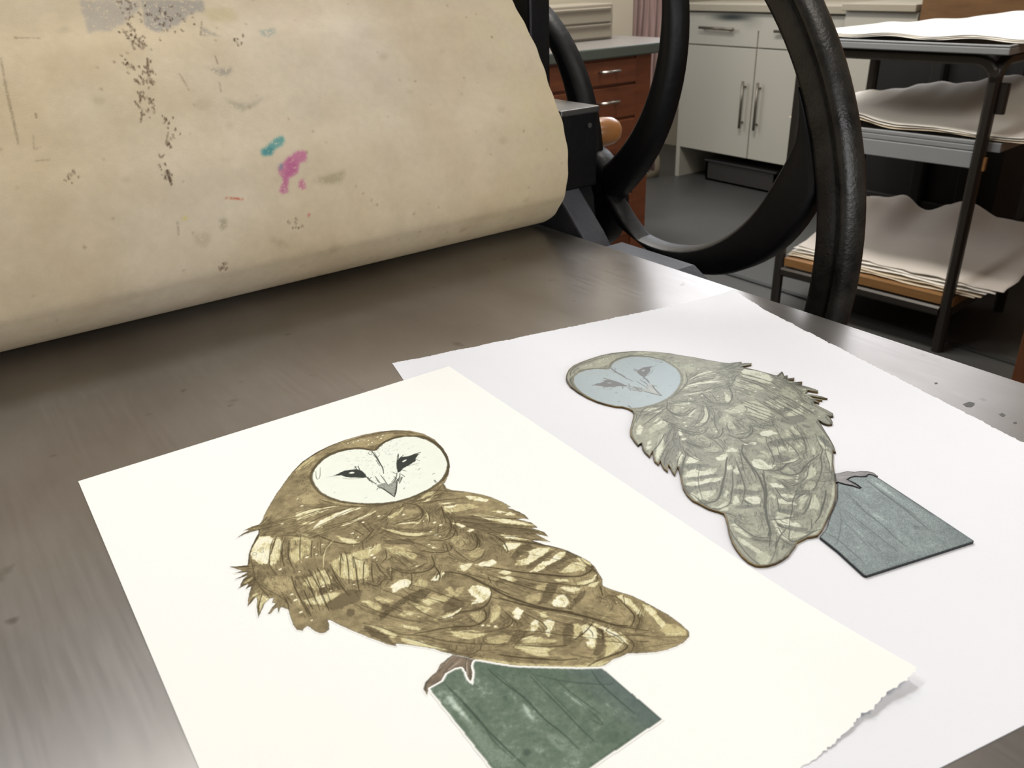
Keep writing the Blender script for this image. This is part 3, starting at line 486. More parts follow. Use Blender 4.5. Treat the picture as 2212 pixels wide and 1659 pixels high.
A_PATCH="""1|196.4,322.6 200.8,324 204.4,320.3 206.3,315.4 205,311.7 201.1,309.3 197.1,308.5 193.2,310.3 190.4,311.2 196.1,313.3 195.1,318.2
1|172.8,313 176.8,312.3 179.6,311.4 182.6,312.2 185.7,312.4 183.1,310.5 179.8,309.9 176.3,308.9 172.1,310.7
.85|167.9,314.4 170.3,313.7 169.1,313
1|184,343.1 187.2,344.8 190.5,344.4 194.3,344.2 193.6,342.7 190.4,341.6 187.2,340.6 184.9,341
1|213.4,337.8 216.8,338.1 219.5,336.7 223.5,335.8 223.4,332 219.5,331.4 215.9,332.8 213.3,335.7
.85|201.4,340.1 207.1,341.3 212.1,340.6 208.8,338.5 204.6,337.5
.95|236.5,343.3 239.4,343.3 244.2,339.4 246.3,337 241.2,335.4 234.6,336.8 235.2,340.3
.92|244.4,328.2 250.9,327.7 256.8,322.9 251.8,319.1 247.4,319.6 243.4,318.2 234.7,319.2 230,323 234,325.8 240.1,323.9 243.5,325.8
.95|233.5,312.8 239.2,314.1 245,315.4 249.3,313.5 254.6,315.3 258.7,316.6 263.2,313.8 258,311 252,309.7 245.7,310.3 240.7,309.9 236.4,310.5
.85|246.4,301.7 251.8,302.5 257.7,303.7 262.5,301.3 263.2,296.3 259,293.8 253.6,296.6 248.9,298.9
1|248.7,286.9 252.9,285.7 257.8,284.6 261.5,286.6 263,286.1 256.9,282.5 251.5,284
.9|238.5,291 241.1,289.6 246.9,284.2 247,282.1 242.2,283.2 239,287.1
1|226.6,284.3 233,286.5 237,284.7 236,280.8 233.9,277.8 230.3,276.7 226,280.2
.66|218.1,297 221.4,297.2 227.1,294 223.2,290.3 219.3,288.8 215.8,292.3
.66|227.6,300.4 235.6,298.9 231.3,294.7 227,297.4
1|204.7,291.4 209.3,292.9 210.8,289.1 208.4,287.2 204.6,284.5 203.3,286.2
.78|216.4,282.7 219.1,280.6 218.2,276.2 214.4,278
.95|207.4,278.5 211.1,279.3 212.4,277.7 208.5,272.8 204.6,272.2 203.9,274
.97|212.7,274.3 216.7,275.4 219,271.7 214.3,268.1 210.9,266 209.1,263.8 208.7,266.5 211.7,271.4
.95|194.8,275.9 198.3,277.2 200.7,275.9 197.6,273.6 194.1,272.8
.78|225.2,263.7 227.9,262.2 227.5,257.6 221.7,255 217.8,254.6 220,257.6
.97|227.7,259.9 230.5,259.5 230.9,257.4 233.1,253.8 229.5,248.8 226.3,246.7 223.3,243.8 220.8,243.5 220.2,246.3 221.8,249.1 224.8,249 223.2,252.7
.97|232.5,259.2 235.8,254.7 238.3,246.6 239.9,240.5 238.5,234.7 236.8,237.2 235.8,243.8 234.8,250.6
.78|232,245.6 235.2,243.1 236.2,236.5 231,234.9 225.6,234.7 222.3,235 226.4,238.5
.78|189.8,270.4 193.2,269.4 198.1,265 203.5,259 203.9,256.4 201.3,256.2 200.6,253.3 196.5,255.5 193.5,261.2 190.6,267
.75|195.5,272.4 201.3,271.2 206,266.3 211.5,258.4 206.2,260.3 200.5,263.7 194,269.4
.68|185.6,305.4 190.3,304.8 193.5,301.6 191.5,298.1 186.8,296.2 184.7,300.4
.78|198,302.5 202,302 202.4,297.7 198.6,294.3 191.9,291.5 190.6,293.2 195.1,297.1
.75|169.7,300 177.4,295.7 182.4,291.1 185.1,286.6 179.8,287.2 173.5,289.8 169.7,296.3
.68|180.8,284 185.6,283.8 191.9,281.1 194,277.1 190.7,274.9 184.4,276.4 180.5,281.3
.85|258.8,266.6 261.7,263.5 262.8,258.6 261.1,250.9 259.9,246.7 257.6,247.3 258.7,255.3 258.8,262.5
.86|265.6,252.5 267.9,248 266,239.3 264.4,233.1 262.2,230 260.1,231.7 262.4,239.6 263.6,247.6
.74|263.7,232.5 268.6,229.8 269.3,223.1 266.4,219.5 258.6,225.7 257.7,231.2
.72|168.5,277.7 180.2,265.1 193.8,251 208.6,238.7 216.5,235.2 221.6,232.3 216.7,230.7 207.3,237.3 192.7,249.7 178.7,263 169,273.9
.68|171.2,331.2 176.5,330.3 181.6,327.6 189,325.8 191.9,327.6 197.6,325.8 188.3,320.9 182.7,322.7 174.3,326.7
.78|170.3,329.9 174.4,330.9 177.7,325.4 174.2,324.7 170.6,324.7
.78|164.8,328.7 168.6,328.4 171,322.3 166.6,321 165.4,324.7
.78|153.5,329.4 158.7,330.1 163.7,326.1 160.8,324.2 157.7,324.7
.7|176.5,331.3 179.2,331.4 182.8,324.2 182.2,321.8 178.9,323.7 176.5,327.7
.72|185.9,331.2 189.6,331.2 189.5,326.1 186.7,323.9
.68|173.4,346.3 178.3,348.5 181.7,345.8 182.3,341.5 177.7,339.2 175.6,343.1
.78|143.4,352.8 148.1,349.7 150.1,344.6 150,340.5 147.8,338.8 145.2,344.3
.72|150.4,350 153.7,349.6 156.5,345.2 158.1,340.4 154.3,341.3 150.9,346.8
1|162.5,352.9 165.8,354 170.6,354.7 173.7,352.2 173.7,348.4 171.3,346.5 166.5,347.4 161.1,347.3
.9|151.8,322.7 154,318.3 158,314.4 158.4,311.5 155.2,313.4 152.3,317
.92|147.9,312.2 151.6,307.3 155.1,302 156.6,297.1 154.2,297.8 151.5,303.6 148.6,309.1
.82|135.8,333.5 140.1,330.7 143.8,322.5 145.8,315.7 142.9,314.9 141.4,321.8 138.8,328.4
.66|184.7,301.8 191.4,303.2 192.3,299.8 189.5,296.6 184.9,296.3
.1|146.2,336.6 151.8,336.9 159.9,338.9 166.9,340.5 175.6,340.1 178.9,334.5 175.6,332.8 167.6,330.6 164.3,336.1 159.1,334.6 152.2,333.8 147,331.9 143.9,331.6
.14|177.7,319.7 187,323.7 188.1,317.1 188.1,312.9 183.9,312 176.8,313.5 175.1,317.7
.12|135.8,333.5 139.5,325.9 141.6,318.4 141.5,308.8 138,315.6 134.7,324.5 134.3,331.4
.08|168.9,368.5 171.3,368.6 172.1,366 171.3,363.4 169.3,361.9 167.5,362.6 167.1,365.2
.1|151,342.4 153.4,342 154.6,339.6 153.1,337.3 150.7,337.1 149.6,339.4
.1|133.2,350.5 135.7,350.6 136.8,347.7 135.3,344.7 132.8,344.7 131.5,347.1
.05|253.3,350.4 255.3,350.6 255.7,348 254.1,346.2 252.4,347.1
.1|130.6,356.1 132.8,356.4 133.3,353.9 131.3,353.4
.1|245.2,335.9 249.9,333.8 248.7,329.6 243.1,329.1 237.6,328.6 233.4,327 232.4,331.1 238.8,334.3
.12|251.8,320.4 259.1,319.6 261.5,319.3 255,317.9 248.6,316.4 242.8,315.5 237,314.6 233.1,316.1 237.7,318.8 243.4,319
.12|263,314.7 265.5,307.7 265.1,304.8 259.3,307.8 254.1,307.2 246.3,307.1 240.6,307.7 243.9,310.5 251.4,310.9 258.2,310.3
.1|229,293.7 232.7,296.6 236.4,298.1 240.3,294.2 234.4,290.1 230.3,287.5 224.8,285.5 219.7,287.5 225.3,290.9
.1|221.2,266.2 225.9,265.1 224.7,262.1 219.3,256.8 214.1,252.8 211.3,254.4 215.1,260.1
.12|232.6,252.5 234.5,249.8 230.7,244.6 226.8,240.2 221.6,237.7 218.4,240.2 223.2,243.1 228.3,247.7
.15|245.2,280.8 249.3,279.7 243.1,276.1 231.4,272.8 231.1,275.8 236.2,277.3
.2|236.7,377.8 244.7,366.6 252.6,355.5 259.7,345.2 262,339.8 255.5,339.7 247.2,348.2 238.1,357.3 233.9,366.1 231.4,370
.2|215.8,319.2 223.9,310.4 230.8,300.3 226.7,301.4 219.4,311 212.5,318
.25|195,277.3 200.8,277.2 202.1,273.6 196,271.5 191.5,272.6
.97|120.5,447.3 125.7,444.8 127.1,439.3 122.2,432.7 116.3,421.5 114.2,418.3 110.3,421.4 108.7,429.2 109.2,433.9 114.3,441.7
.85|130,437.8 129.7,432.7 122.5,419.8 118.3,415.8 115,416 117.6,423.7 123.2,431.9 127.7,438.7
.72|134.1,432.7 138.6,432.6 144.6,427.7 144.6,422.5 139.1,411.4 130.8,409.8 127,407.9 128.4,418.3
.62|110.4,406.9 119.9,399.4 119.4,390.5 116.3,386.2 109.5,389.5 106.5,397.1 106.1,404.3
.8|117.4,373.7 124.6,372.3 131.9,370 137.9,366.7 133.7,365 127.5,364.2 122.3,365.5 117.7,369.8
.7|128.5,390.1 133.5,391.6 139.8,391.2 139.4,382.1 136.2,375.5 127.3,378.2 123.2,387.5
.72|144.2,395.7 151.3,396.6 154.1,397.7 161.2,393.6 169.9,391.7 166.2,384.6 161.1,384.6 161.5,376.9 156.2,368.6 149.5,370.9 142.9,379.4 143.6,389.8
.8|159.6,418.3 162,413.7 165.7,407.1 167.5,401.4 163.8,403.4 159.8,409.3
.95|150.3,434 154.5,437.1 159.2,437 165.9,437.2 168.3,436.2 162.6,434.2 154.9,433
.85|145.6,443.3 152.6,443.3 155.7,439.8 151,439.9
.85|140.3,438.5 146.2,429.1 156.8,426.9 164.1,427.4 159.4,427.5 150.5,428.4 144.1,429.5
.78|96.1,396.5 99.1,397 99.7,394.4 96.4,391.9
.8|98.2,390.5 102,391.1 103.5,387.7 98.5,385.2 94.9,381.1
.8|95.2,409.9 100.1,412.2 102.7,411.6 97.7,407.9
.2|122.7,397.1 125.5,394.8 124.3,392 121.2,394.5
.18|131.9,379 139.8,375.7 139,368.8 128.6,371.9 125.3,373.8
.15|133.4,364.5 142.6,365.9 148.2,360 142.7,353.5 134.7,354.2 127,355.4 124.2,362.5
.8|184.1,410.6 188.1,403.7 192.4,399.2 194.4,394 197.4,390.7 202.3,386.7 206.7,383.2 200.5,383.7 195.6,387.7 190.3,395.5 188.4,400.7
.88|196,405.5 203.4,401 208.4,396 207.2,395.6 198.9,401.8
.72|194.1,413.7 202.3,416.6 208.5,418.5 207.3,415.5 201.5,412.5 196.5,411.7
.62|208.7,414.4 213.6,411.4 214,406.1 209.8,407.6 206.7,411.1
.74|228.2,400.5 238,398.4 245.4,393.4 248.1,386.3 239.4,388.5 229.1,392.9 227.6,398
.97|228.7,402.1 237.6,397.8 239.3,396.4 232,397.4
.92|237.6,385.1 241.5,379.9 247,371.7 243.7,375.3
.97|223.8,383 228.5,379.2 229.9,374.4 227,373.9 225.5,377.9
.97|226.7,369.6 231.6,369.3 230.8,367.3 227.6,367.1
.95|248.2,403.3 253.8,397.7 257.8,389.3 255,387.6 248,397.3
.92|227.5,407 233.6,404 237.8,400.6 232.6,402.4
.68|215.3,370 220.7,368.2 222,361.1 217.4,357.9 212.7,359.9 212.7,365.9
.66|215.6,350.8 222.1,351.5 224.4,346.3 218.4,341.9 214,345.5
.72|178,386.2 184.2,384.7 188.7,375.9 189.9,368.3 185.6,365.9 182.5,373.4 178.6,379
.74|160.2,395.5 167.6,392.9 177.3,392.8 175.1,386.9 169,385.1 164.5,384.5 160.1,387.3
.76|154.7,399.1 158.7,390.9 160.5,383.7 161.6,377.2 158.3,371.1 154.1,369 147.7,371.9 146.3,382.3
.84|161.4,412.7 165.4,408.6 167.1,401.9 162.9,404.5 159.8,409.5
.9|204.1,343.8 208.6,342.6 212.1,340.6 208.1,338.2 203.2,337.4
.8|218.3,405.6 217.3,399.6 212.4,394.1 215.8,398.9
.78|231.2,422.4 237.5,420.4 230.5,417.7 219.5,419.6 224.8,421.4
.9|234.3,417.8 226.5,413.8 221.4,414 225.2,415.9
.25|230.9,387.6 239,380.1 246.2,370.5 237.1,357.6 231.7,365.6 229.5,373.8 227.1,380.3
.2|180.3,394.7 194.2,385.3 194.7,377.9 184.9,385.8 180.3,390.4
.25|190.5,404.5 202.5,391.1 214,385.4 208.4,384.4 198.1,391.9 192.4,399.2
.9|240.5,380.3 247.6,370.7 251,368 257.7,358.8 262.2,350.5 265.9,344.8 259.7,350.7 251,360.5 243.4,372.3
.95|241.6,352.7 246.3,347.1 252,337.3 247.1,341.2 241.8,348.1
.9|260.4,369 262.1,364.7 259.8,363.7 255.5,368.2
.95|255.5,374.9 258.6,369.5 254.1,372.2 251.3,377.3
.82|262.8,305.8 267.6,302.7 268.2,296.7 265.6,295.5 263,299.2
.88|255.4,282.9 259.4,280.4 254.5,278.4 251.6,281.4
.9|249.2,288.6 254.5,286.5 260.6,284 256.4,282.8 250.7,285.1 248.3,287
.9|218.4,324.8 223.5,323.1 225.1,318.6 220.3,320.1
.88|216.7,319.2 222.1,317.9 223.6,310.7 220.1,311.9
.85|241.4,298.6 247.1,293.3 245.5,291.5 240.5,296.3
.72|171.7,507.8 184.7,517.1 191.7,518.2 187.7,512 178.5,507.5 169.2,502.2
.6|214.9,520.2 228.4,517.9 236.7,515.4 244.6,511.8 253.1,509.3 246.9,504 235.8,501.6 225.3,505.9 213.2,513
.62|157.5,475.2 165.9,475.4 166.8,465.3 166.9,457.1 157.8,463.5
.97|152.1,435.5 159.1,439.3 168.7,440.1 179.3,439.3 187.2,435.1 181.6,435.1 169.9,435.9 160,435.4
.88|149.8,457.7 161.5,453.7 173.9,448.6 174.1,446.8 162.7,450.5 147.7,452.8
.85|147.4,452 162.4,449.7 169.4,447.3 161.2,447.3 146,448.9
.9|172.3,425.4 183.5,425.9 193.4,425.6 188.2,424.3 179.6,423.7
.8|146.8,313.4 152.7,305.1 157.9,295.7 162.2,287.7 158.5,291.7 150.8,301.9 145.4,309.7
.9|165.8,425.4 171.5,426 173.5,423.4 168.1,423.6"""
A_STROKE=""".9;.9|172.1,508.8 180.7,515 191.8,519.5 203.5,522.5 215.6,524.1
.5;.7|169.2,502.2 179.4,509.4 187.7,514.6
.7;.8|216.6,521 229.4,519.9 241,517.1 252.3,513.7 261.1,505.7 265.5,496
1.6;.8|264.3,494 268.5,487.6 269.6,472.1 266.4,456.6 261.6,444.5 254.4,434.8 246.7,428.6
1.8;.7|226.6,499.2 222.1,505.7 214.9,510.2 207.3,512.3 199.2,512 191.6,508.7 184.1,502.9 178.7,496.9
1.6;.6|231.7,496.4 237.1,500.5 246.3,503 255.3,501.5
.4;.7|182.1,496.7 179.2,490.2 178.5,486.3 181.3,488.5 186.7,499.5
.7;.85|227.1,497.3 225.1,486.5 223.2,477.3 221.5,469.6 218.5,463
.5;.7|227.3,493 224.3,480.5 222,471.7
.4;.7|224.9,490.8 225,485.3 228.8,487.6
.4;.7|223.1,482.8 221.3,473.7
.4;.6|226,496.9 223.6,495.4 223.3,491.9 225.8,493.6 226,496.9
.5;.8|235.1,472.9 240,479.8 235.5,471.3
.5;.8|238.4,474.2 241.7,475.6
.7;.8|248.6,472 253.9,471.1
.4;.6|246.4,465 247.4,461.4
.4;.6|236.9,460.8 241.4,459.8 245,459.5
.5;.8|207.2,485.2 206.2,480.9
.5;.8|208.9,483.8 207.6,478.4
.5;.7|205.4,482.8 207.6,483.6
.5;.5|193.2,476.2 196,472.6 202.5,467.9
.4;.4|184.4,484.7 188.2,482.8 191.1,479.2
.6;.7|207,467.4 206.3,460.5
.6;.7|207.4,465.9 206.6,457.8
.5;.7|207.3,463.4 209.4,464.1
.6;.7|207.2,461 207.8,454.4
.5;.7|212,463.3 210.7,454.4
.5;.8|215.9,462.7 214.9,455.3 213.6,447.8
.5;.6|211.9,462.1 210.4,455.9 211.5,451.4
.6;.8|226.5,457.7 221.8,451.5 218.2,448.3
.6;.7|228.2,456.4 224.8,451.5 219.4,447.3
.5;.7|222.4,454.8 222.3,446.1
.5;.7|228,454 228.2,450
.6;.7|226.5,450.2 221,444.8
.5;.6|217.8,449.8 223.6,453.8
.5;.6|224.5,460.7 225.5,456
.5;.7|231,459.2 232.4,456.1
.8;.85|220.2,446.7 214.5,438.1 210,432.3
.8;.8|207.2,451.2 208.7,446.4 209.5,439.2 210,432.3
.5;.7|204.6,447.4 206.7,449.2 207.5,447.4
.4;.7|240.3,451.6 241.9,452.2
.4;.7|245.1,440 247.1,440.2
.4;.7|221,437.5 219.7,436.8
.3;.6|180.1,463.2 181.1,463.5
.4;.7|241.8,432.7 241.1,429.6
.4;.7|242.5,432.7 241.8,429.6
.4;.4|193.5,444 195.2,443.9
.7;.7|149.1,456.1 159.5,455.3 168.6,451.3 174.7,448
.7;.7|145.8,448.5 157.7,449 168.2,448.2 173.1,447
.6;.7|147,451.3 162.7,450.5 172.1,447.3
.7;.7|141.9,439.6 153.4,441.8 164.4,442.5 172.6,441.4 179.7,440
.7;.7|139.3,433.6 148.8,434 161.9,434.9 173.8,437.1 183.6,436.8
.6;.7|146.1,428.1 157.2,427.3 169.3,425.8 182.7,424.4 189,425.8
.6;.7|156.3,431 168.1,427.8 176.1,426.6 184.7,428.2 191.5,430.4
.9;.6|169.7,459.5 176.9,445.6 184.4,438.4 192.7,432.8 205.8,425.5
.6;.8|209.9,421 208.4,418.9 205.2,418.2
.6;.7|187.9,415.4 193.1,414.9 199.6,418.3 203.2,420.8
.5;.6|224.7,421.6 222.5,419.9
.7;.7|212.7,419.3 219,418.1 226.8,416.3 235.2,415.3 241.7,411.2
.8;.7|217.7,415.8 224.5,412.5 233.8,408.3 245.2,401.4
.6;.7|227.2,421.8 235.1,420 245.1,425.1
.5;.6|230.3,417 236.8,419.8 242.8,424.5
.6;.8|244.2,424.6 242,419.2 241.2,415.1
.6;.7|230.7,423.6 236.5,421.3 249.2,407.4
.9;.8|211.2,421.7 215.1,417.4 217.1,412.9 216.3,405.8 212.9,401 209.6,399.4 203.4,401.3 196.4,404.8
.5;.7|217.4,410.4 217.1,405.2 214.5,401.8
.6;.8|218.8,406 217.2,399.6 215,395.1 212.4,391.8
.5;.7|178.8,419.1 178.4,406
.6;.8|169.2,401.5 175.4,404.4 180.7,408.2
.5;.6|171.2,416.9 173.2,408.2
.5;.7|188.7,405.9 184.8,402.8 179.2,401.4
.6;.7|184.2,411.6 187.1,402 192.3,391.8 198.9,384.4 207.2,379.7 214.9,378.5 220.9,379.8
.6;.6|185.6,404.2 188.9,395.5 195.2,387.4 202.7,381.4 209.8,378.6
.7;.6|188.7,404.8 194.3,395.2 201.4,388.4 209.7,383.7 214.7,382.7
.7;.8|225.4,400.6 228.3,401.5 224.9,393.4 221.2,384.8
.7;.8|225.4,395.1 225,388 222.9,381.2 218.2,375.8 212.6,372.3
.6;.7|226.3,395.5 227.4,388.2 226.1,381.8 220.6,375.9
.8;.7|150.2,426.8 153,418.5 158.4,408.2 167,400.3
.6;.6|139.3,433.6 145,429 155.8,424.3
1.2;.85|123.7,455.5 118.6,447 112.6,440.5 108.7,434.3 105.2,425.5
.5;.7|108.5,431 106.4,422.9 103.8,412.3 101.7,407.8
.6;.8|126.7,439.5 123,434.7 116.6,421.2 114.5,414.8 114.7,405.1
.6;.8|129.2,441.1 124.3,433.6 119.3,425.7
.6;.8|131.8,434.6 128.3,429.5 123.8,418.7 121.2,409.4
.5;.7|132.6,439.2 126.3,426.8 123.7,420.5
.6;.8|133.9,432 127.8,418.9 125.4,409.2 124.9,403.2
.5;.7|133.1,428.2 128.1,418.6 125.4,414.2
.5;.7|136.9,429.6 134.4,422
.6;.8|141.4,431.2 136.5,421.2 130.3,407
.6;.8|145.3,422.7 140.5,413.6 137.9,407.4
.5;.7|149.8,420 145.7,411.2 143.2,404.8
.6;.7|154.5,415.3 146.5,407.1 143.2,404.8
.6;.85|153.7,398.8 148.9,390.3 143.9,380.1
.6;.85|156.7,398.9 152.6,387.4 144.8,370.2
.5;.8|153.7,398.8 151.5,391.5
.7;.85|158.4,391.7 154.6,380.9 149.9,369.9 146.4,360.7
.5;.8|157.7,391.4 153.7,381.7
.6;.85|160.8,380.7 160.8,382.4 155.5,373.1 151,364.4
.5;.7|158.3,392.6 159.8,386.5 163.3,384.5
.6;.85|121.1,398.3 118.5,387.5 116.9,376.2 115.2,361.4
.5;.7|121.2,393.6 119.6,388.1
.5;.8|125.5,394.8 125,382.3 123.6,370.1 121.6,360.4
.6;.85|128,393.6 125.7,381 122.9,368.6
.6;.85|131.6,397.8 130.5,386.9 128.8,374 125.5,356.6
.5;.8|133.2,391 131.6,383.8 129.8,375.4
.6;.8|136.3,395.7 135,385.6 133.8,377.5
.6;.85|139.8,392.9 138,381.8 135,372
.6;.85|144.3,394 142,383.9 140.6,372 140,360.7
.5;.8|140.8,384.9 139.7,377.3 139.7,366
.6;.85|121.6,382 120,373 118.9,363.3
.6;.8|117.2,373.1 116.5,364.5 115.7,359
.5;.7|131.1,370 129.5,363.3
.5;.7|128,373.2 126,361.1
.5;.8|102.6,404 102.7,397.9 103.5,387.7
.5;.7|102.9,406.8 104.4,398 109,383.3 109.3,374.5
.6;.8|110.3,386.6 109.8,377.6 108.1,371.9
1.1;.9|95.1,430 99.4,426.9 104.3,423.3
.5;.8|94.9,422.5 99.2,420.7 103.1,416.8
.5;.85|93.1,416.6 97.9,416.2 101.7,416.3
.6;.85|94.7,410.3 97.4,412.7 102.6,413.3
.6;.85|92.3,407.7 96.7,408.7 102.1,409
.6;.85|95,404.1 99.1,405.3 102.1,406.7
.5;.8|93.9,396 97,400.9 100.6,404
.6;.85|90.9,389.1 95.9,393.8 99.9,394.9
.6;.85|91.9,376.5 95.2,384.3 101.1,393.9
.5;.8|92.4,376.8 98.1,384.1 103.3,387.1
.7;.85|97.4,375.6 100.8,379.1 104.3,379.9
.6;.8|102.4,372.3 103.4,374.9
.5;.7|103.2,399 102.8,394.1 103.3,389.3
.6;.7|114.9,460.4 120.8,459.7 128.4,458.2 139.1,455.2 147.6,453.1
.6;.7|108.3,455.3 114,457 120.4,456.3 129.3,453.7 139.6,451
.5;.6|123.6,457.5 131,458 137.7,457.3 142.3,457.3
.5;.6|124.8,453.7 133.3,452.4 141.7,450.3 153.9,446.1
.5;.6|123.8,449 131.3,447.5 139.6,445.4 148.2,444
.5;.6|126,445.5 134.4,444.1 142.7,442
.5;.6|139.5,434.6 150.5,428.4 162.8,424.8 175.9,422.5
.6;.8|150.9,424.4 155.2,413.9 160.6,406.1 167.1,400.8
.6;.7|130.5,440 136.1,437.3 142.3,430.5 147.6,427.1
.8;.6|125.7,460.4 129.1,462.3 132.9,465
.6;.6|125.2,457.1 129.6,460.1 135,463.3
.6;.8|177,385.3 174.1,378.4 170,376
.6;.8|177.3,377.5 175.1,375.2 171.3,376.6
.6;.8|166.2,376.6 165.1,369.5 165,361.1
.7;.8|164,378.4 159.6,370.1 156.7,363.1
.6;.8|153.4,365 155,360.7 157.6,358.2 160.7,359.9 163.4,360.8 165.9,358
.5;.7|168.6,362.8 165.9,357.2
.8;.85|196.2,362.3 194.1,355.8 191.8,352.8 187.4,351.7 180.5,354.1 174.5,359.6 172,364.8
.6;.7|173.3,363.8 176.7,359.4 181.7,357.8 187.1,357.4
.8;.9|192.5,353.1 191.7,347.4 190,342.5 187.8,340.4
.6;.85|190.1,345.6 187.2,342.5
.6;.85|178.3,355.8 175.7,351 173.1,347 169.8,345.1
.6;.7|181.5,378.3 182.1,372.8 182.7,365.8 183.3,362.1
.5;.7|176.4,379.1 178.3,370.2 179.2,361.4
.6;.7|186.1,376.3 189.6,371 193,363.2
.7;.85|210.9,363.1 208.7,359.8 203.4,360.7 198.6,364.5 194.8,370.1
.6;.8|209.3,366.1 206.3,359.1
.7;.85|229.5,363.8 226.9,357.1 222.4,352.1 218,351.4 214.5,355.1
.6;.8|228.6,361.9 227.9,356.3 225.6,353.8
.6;.7|210.5,362.6 210.5,355 211,346.2 212.8,341.6
.6;.7|224,345.7 219.4,342 213.1,341.3
.5;.7|202.9,355.3 204.7,352.1 205.5,347.4
.5;.7|218.8,364.5 219.7,362.9 218.8,359.3 216.3,357.9
.6;.8|222.1,378.9 222.1,374.3 219.7,369
.7;.8|225.3,379.9 222.2,375.1 216.3,370 209.9,370.8 203.3,376.1
.6;.7|224.7,386 219.5,376.4 213.7,372.1 207,374.1
.6;.7|215,384.6 211.3,379.4 208.9,378.7
.6;.8|173.7,394.8 171.8,392.1 168.9,392.7
.5;.8|169.7,401.5 166.3,394
.7;.6|182.7,402.6 185.3,395.1 190.2,386.8 195.4,379.1 198.2,371.7 200.9,364.4
.5;.7|189.1,405.6 186.4,402.3 182.3,402
.5;.7|178.3,418 178.3,406.1
.5;.7|169.4,401.8 176,404.4 182,408.6
.5;.7|171.6,416.1 173.7,407.2
.6;.8|196.7,405 202.6,404 209.2,402.4 214.3,404 216.7,408.9
.5;.6|185.2,418.1 190.3,414.9 196.3,416.7 202.4,420.4 203.8,419.3
.7;.6|158.9,407.7 165.2,401.7 167.5,400.7
.9;.5|222.9,391.3 233.1,383 244.5,368.1
.7;.5|228.1,383.3 234.9,374 240.4,362.2
.5;.5|229.1,373.2 233.3,367.9 237.5,358.2
.6;.6|153.1,364.9 156.4,357 161.2,345.8 167,333.2 170.4,324.2
.6;.6|149.9,349 151.6,342 155.1,335 157.3,327.7
.5;.6|167.1,345.5 167.5,340
.6;.7|172.5,347.1 178,338.2 183.1,326.8 188.1,317.1 194.9,310.2
.5;.6|170.2,343 174.4,338.1
.6;.6|173.5,333 179.8,321.6 184.2,314.5
.6;.7|141.8,349.8 147.6,336.9 154.2,326.1 163.6,313.2
.5;.6|140.3,346.8 144.1,338.2 152,325.2
.6;.7|163.5,334.6 165.1,326.3 167,318.7 170.2,312.7
.5;.7|162.8,337.3 163.8,332.2 168,327.5
.5;.6|148.8,333.8 156.1,321.9 164.7,315 168.2,310.2
.9;.8|205.7,312.4 201.8,308.2 196,305.1 189.7,306 183,309.3 176.6,309.6 169.4,312
.8;.8|201,336.5 205.3,325.3 207.2,317.8 206,312.8
1.0;.8|194.6,344 201,336.5 204.8,328 207.5,318.3 212.5,304.7
.7;.7|200.8,339.7 207.3,328.3 213.8,317 217,310.7
.6;.8|211.6,324.1 210.1,319.2
.8;.85|193.8,302.7 191.6,297.6 186.9,295.4 181.1,296.7 173.7,301.9 167.2,305.2 160.4,308 153.9,311.2
.5;.6|183.8,302.5 184.6,297.2
.6;.7|198,303.5 192.5,296.9 188.9,295.1
.6;.7|169.5,302 174.9,297.1 181.1,290.2 189,285.8 196.8,283.5
.5;.7|201.9,294.2 202.1,290.6
.7;.7|135.9,335.3 141.9,326.6 148,315.3 156,307.6 162.6,297.9 169.9,289.6 177.7,282.2 189.1,273.1
.5;.6|132.1,331.1 138.5,324.1 145.3,314.8
.6;.7|145.5,315.3 151.4,306.8 157.5,296.4 164.2,287.3
.5;.7|166.9,289.5 165,287.3
.5;.7|177.7,282.2 174.7,279
.5;.7|181.4,286.2 179.9,282.3 183,277.4 190,274.3
.6;.6|154.2,297.8 161.2,289.1 167.9,280.2
.9;.6|167.6,279.8 171.4,279.2 174.7,279.6
.9;.5|171.5,301.8 176.3,299.2 180.9,296.2
1.1;.85|215.3,333.6 221.1,326.5 228.6,316.6 236.7,307.8 244.7,299 250.4,293.7 255.8,290.9 262.9,291.3 265.7,293.9
.7;.7|210.9,330.8 216.1,319.7 221.7,307.6 227.6,296.3 235.1,287.3 242.1,280.3
1.1;.85|203.5,329 207.1,317.1 210.3,305 215.5,293 221.5,282.6 231.1,270.9
.8;.7|203.3,308.4 212.2,295 219.3,285.8 226.3,276.7
.7;.7|217.9,322.1 225.7,312.8 232.6,302.6 239.1,295.2 248.1,285 256.4,282.8 259.7,282.4
.5;.6|239.1,330.6 247.1,320.9 254.1,310.4 260.2,299 262.7,294.7
.6;.8|265.6,306 264.2,300.6 264.1,295.1 263.9,288.3 260.5,283.3 257.9,281.6
.6;.8|265.2,292.7 260.8,290.7 256.2,291.4
.6;.8|265,293.6 263.2,288.8
.6;.8|236.8,285.3 236.2,279.3 235.4,277.1
.5;.7|237.3,284.1 237.2,279.2
.6;.85|257.3,276.9 253.7,271.8
.6;.7|248.2,285.7 247.3,284.1
.9;.8|238.7,380.8 247.6,370.7 257.3,361.9 265.4,353.9
.6;.7|240.9,368.7 250.1,359.4 258.8,349.6 264.3,343.5
.6;.7|241.4,361.9 251.3,353.8 259.5,343.6 263.2,332.6
.6;.8|239.8,352.4 248.8,343.4 256.4,332.8 261.2,327.4
.7;.85|235.8,359.2 238.6,350.7 237.4,342.1 235.3,337.1 233.8,335.8
.5;.7|237.3,352.6 238.1,345.1 236.8,339.2
.7;.85|229.4,362.6 226.2,356.4 222.1,351.9 218.7,351.3
.6;.8|228.9,360.3 226.9,354.9 223.6,350.8
1.0;.85|240.6,346.5 246.3,340.1 251.6,333.3 256.3,326
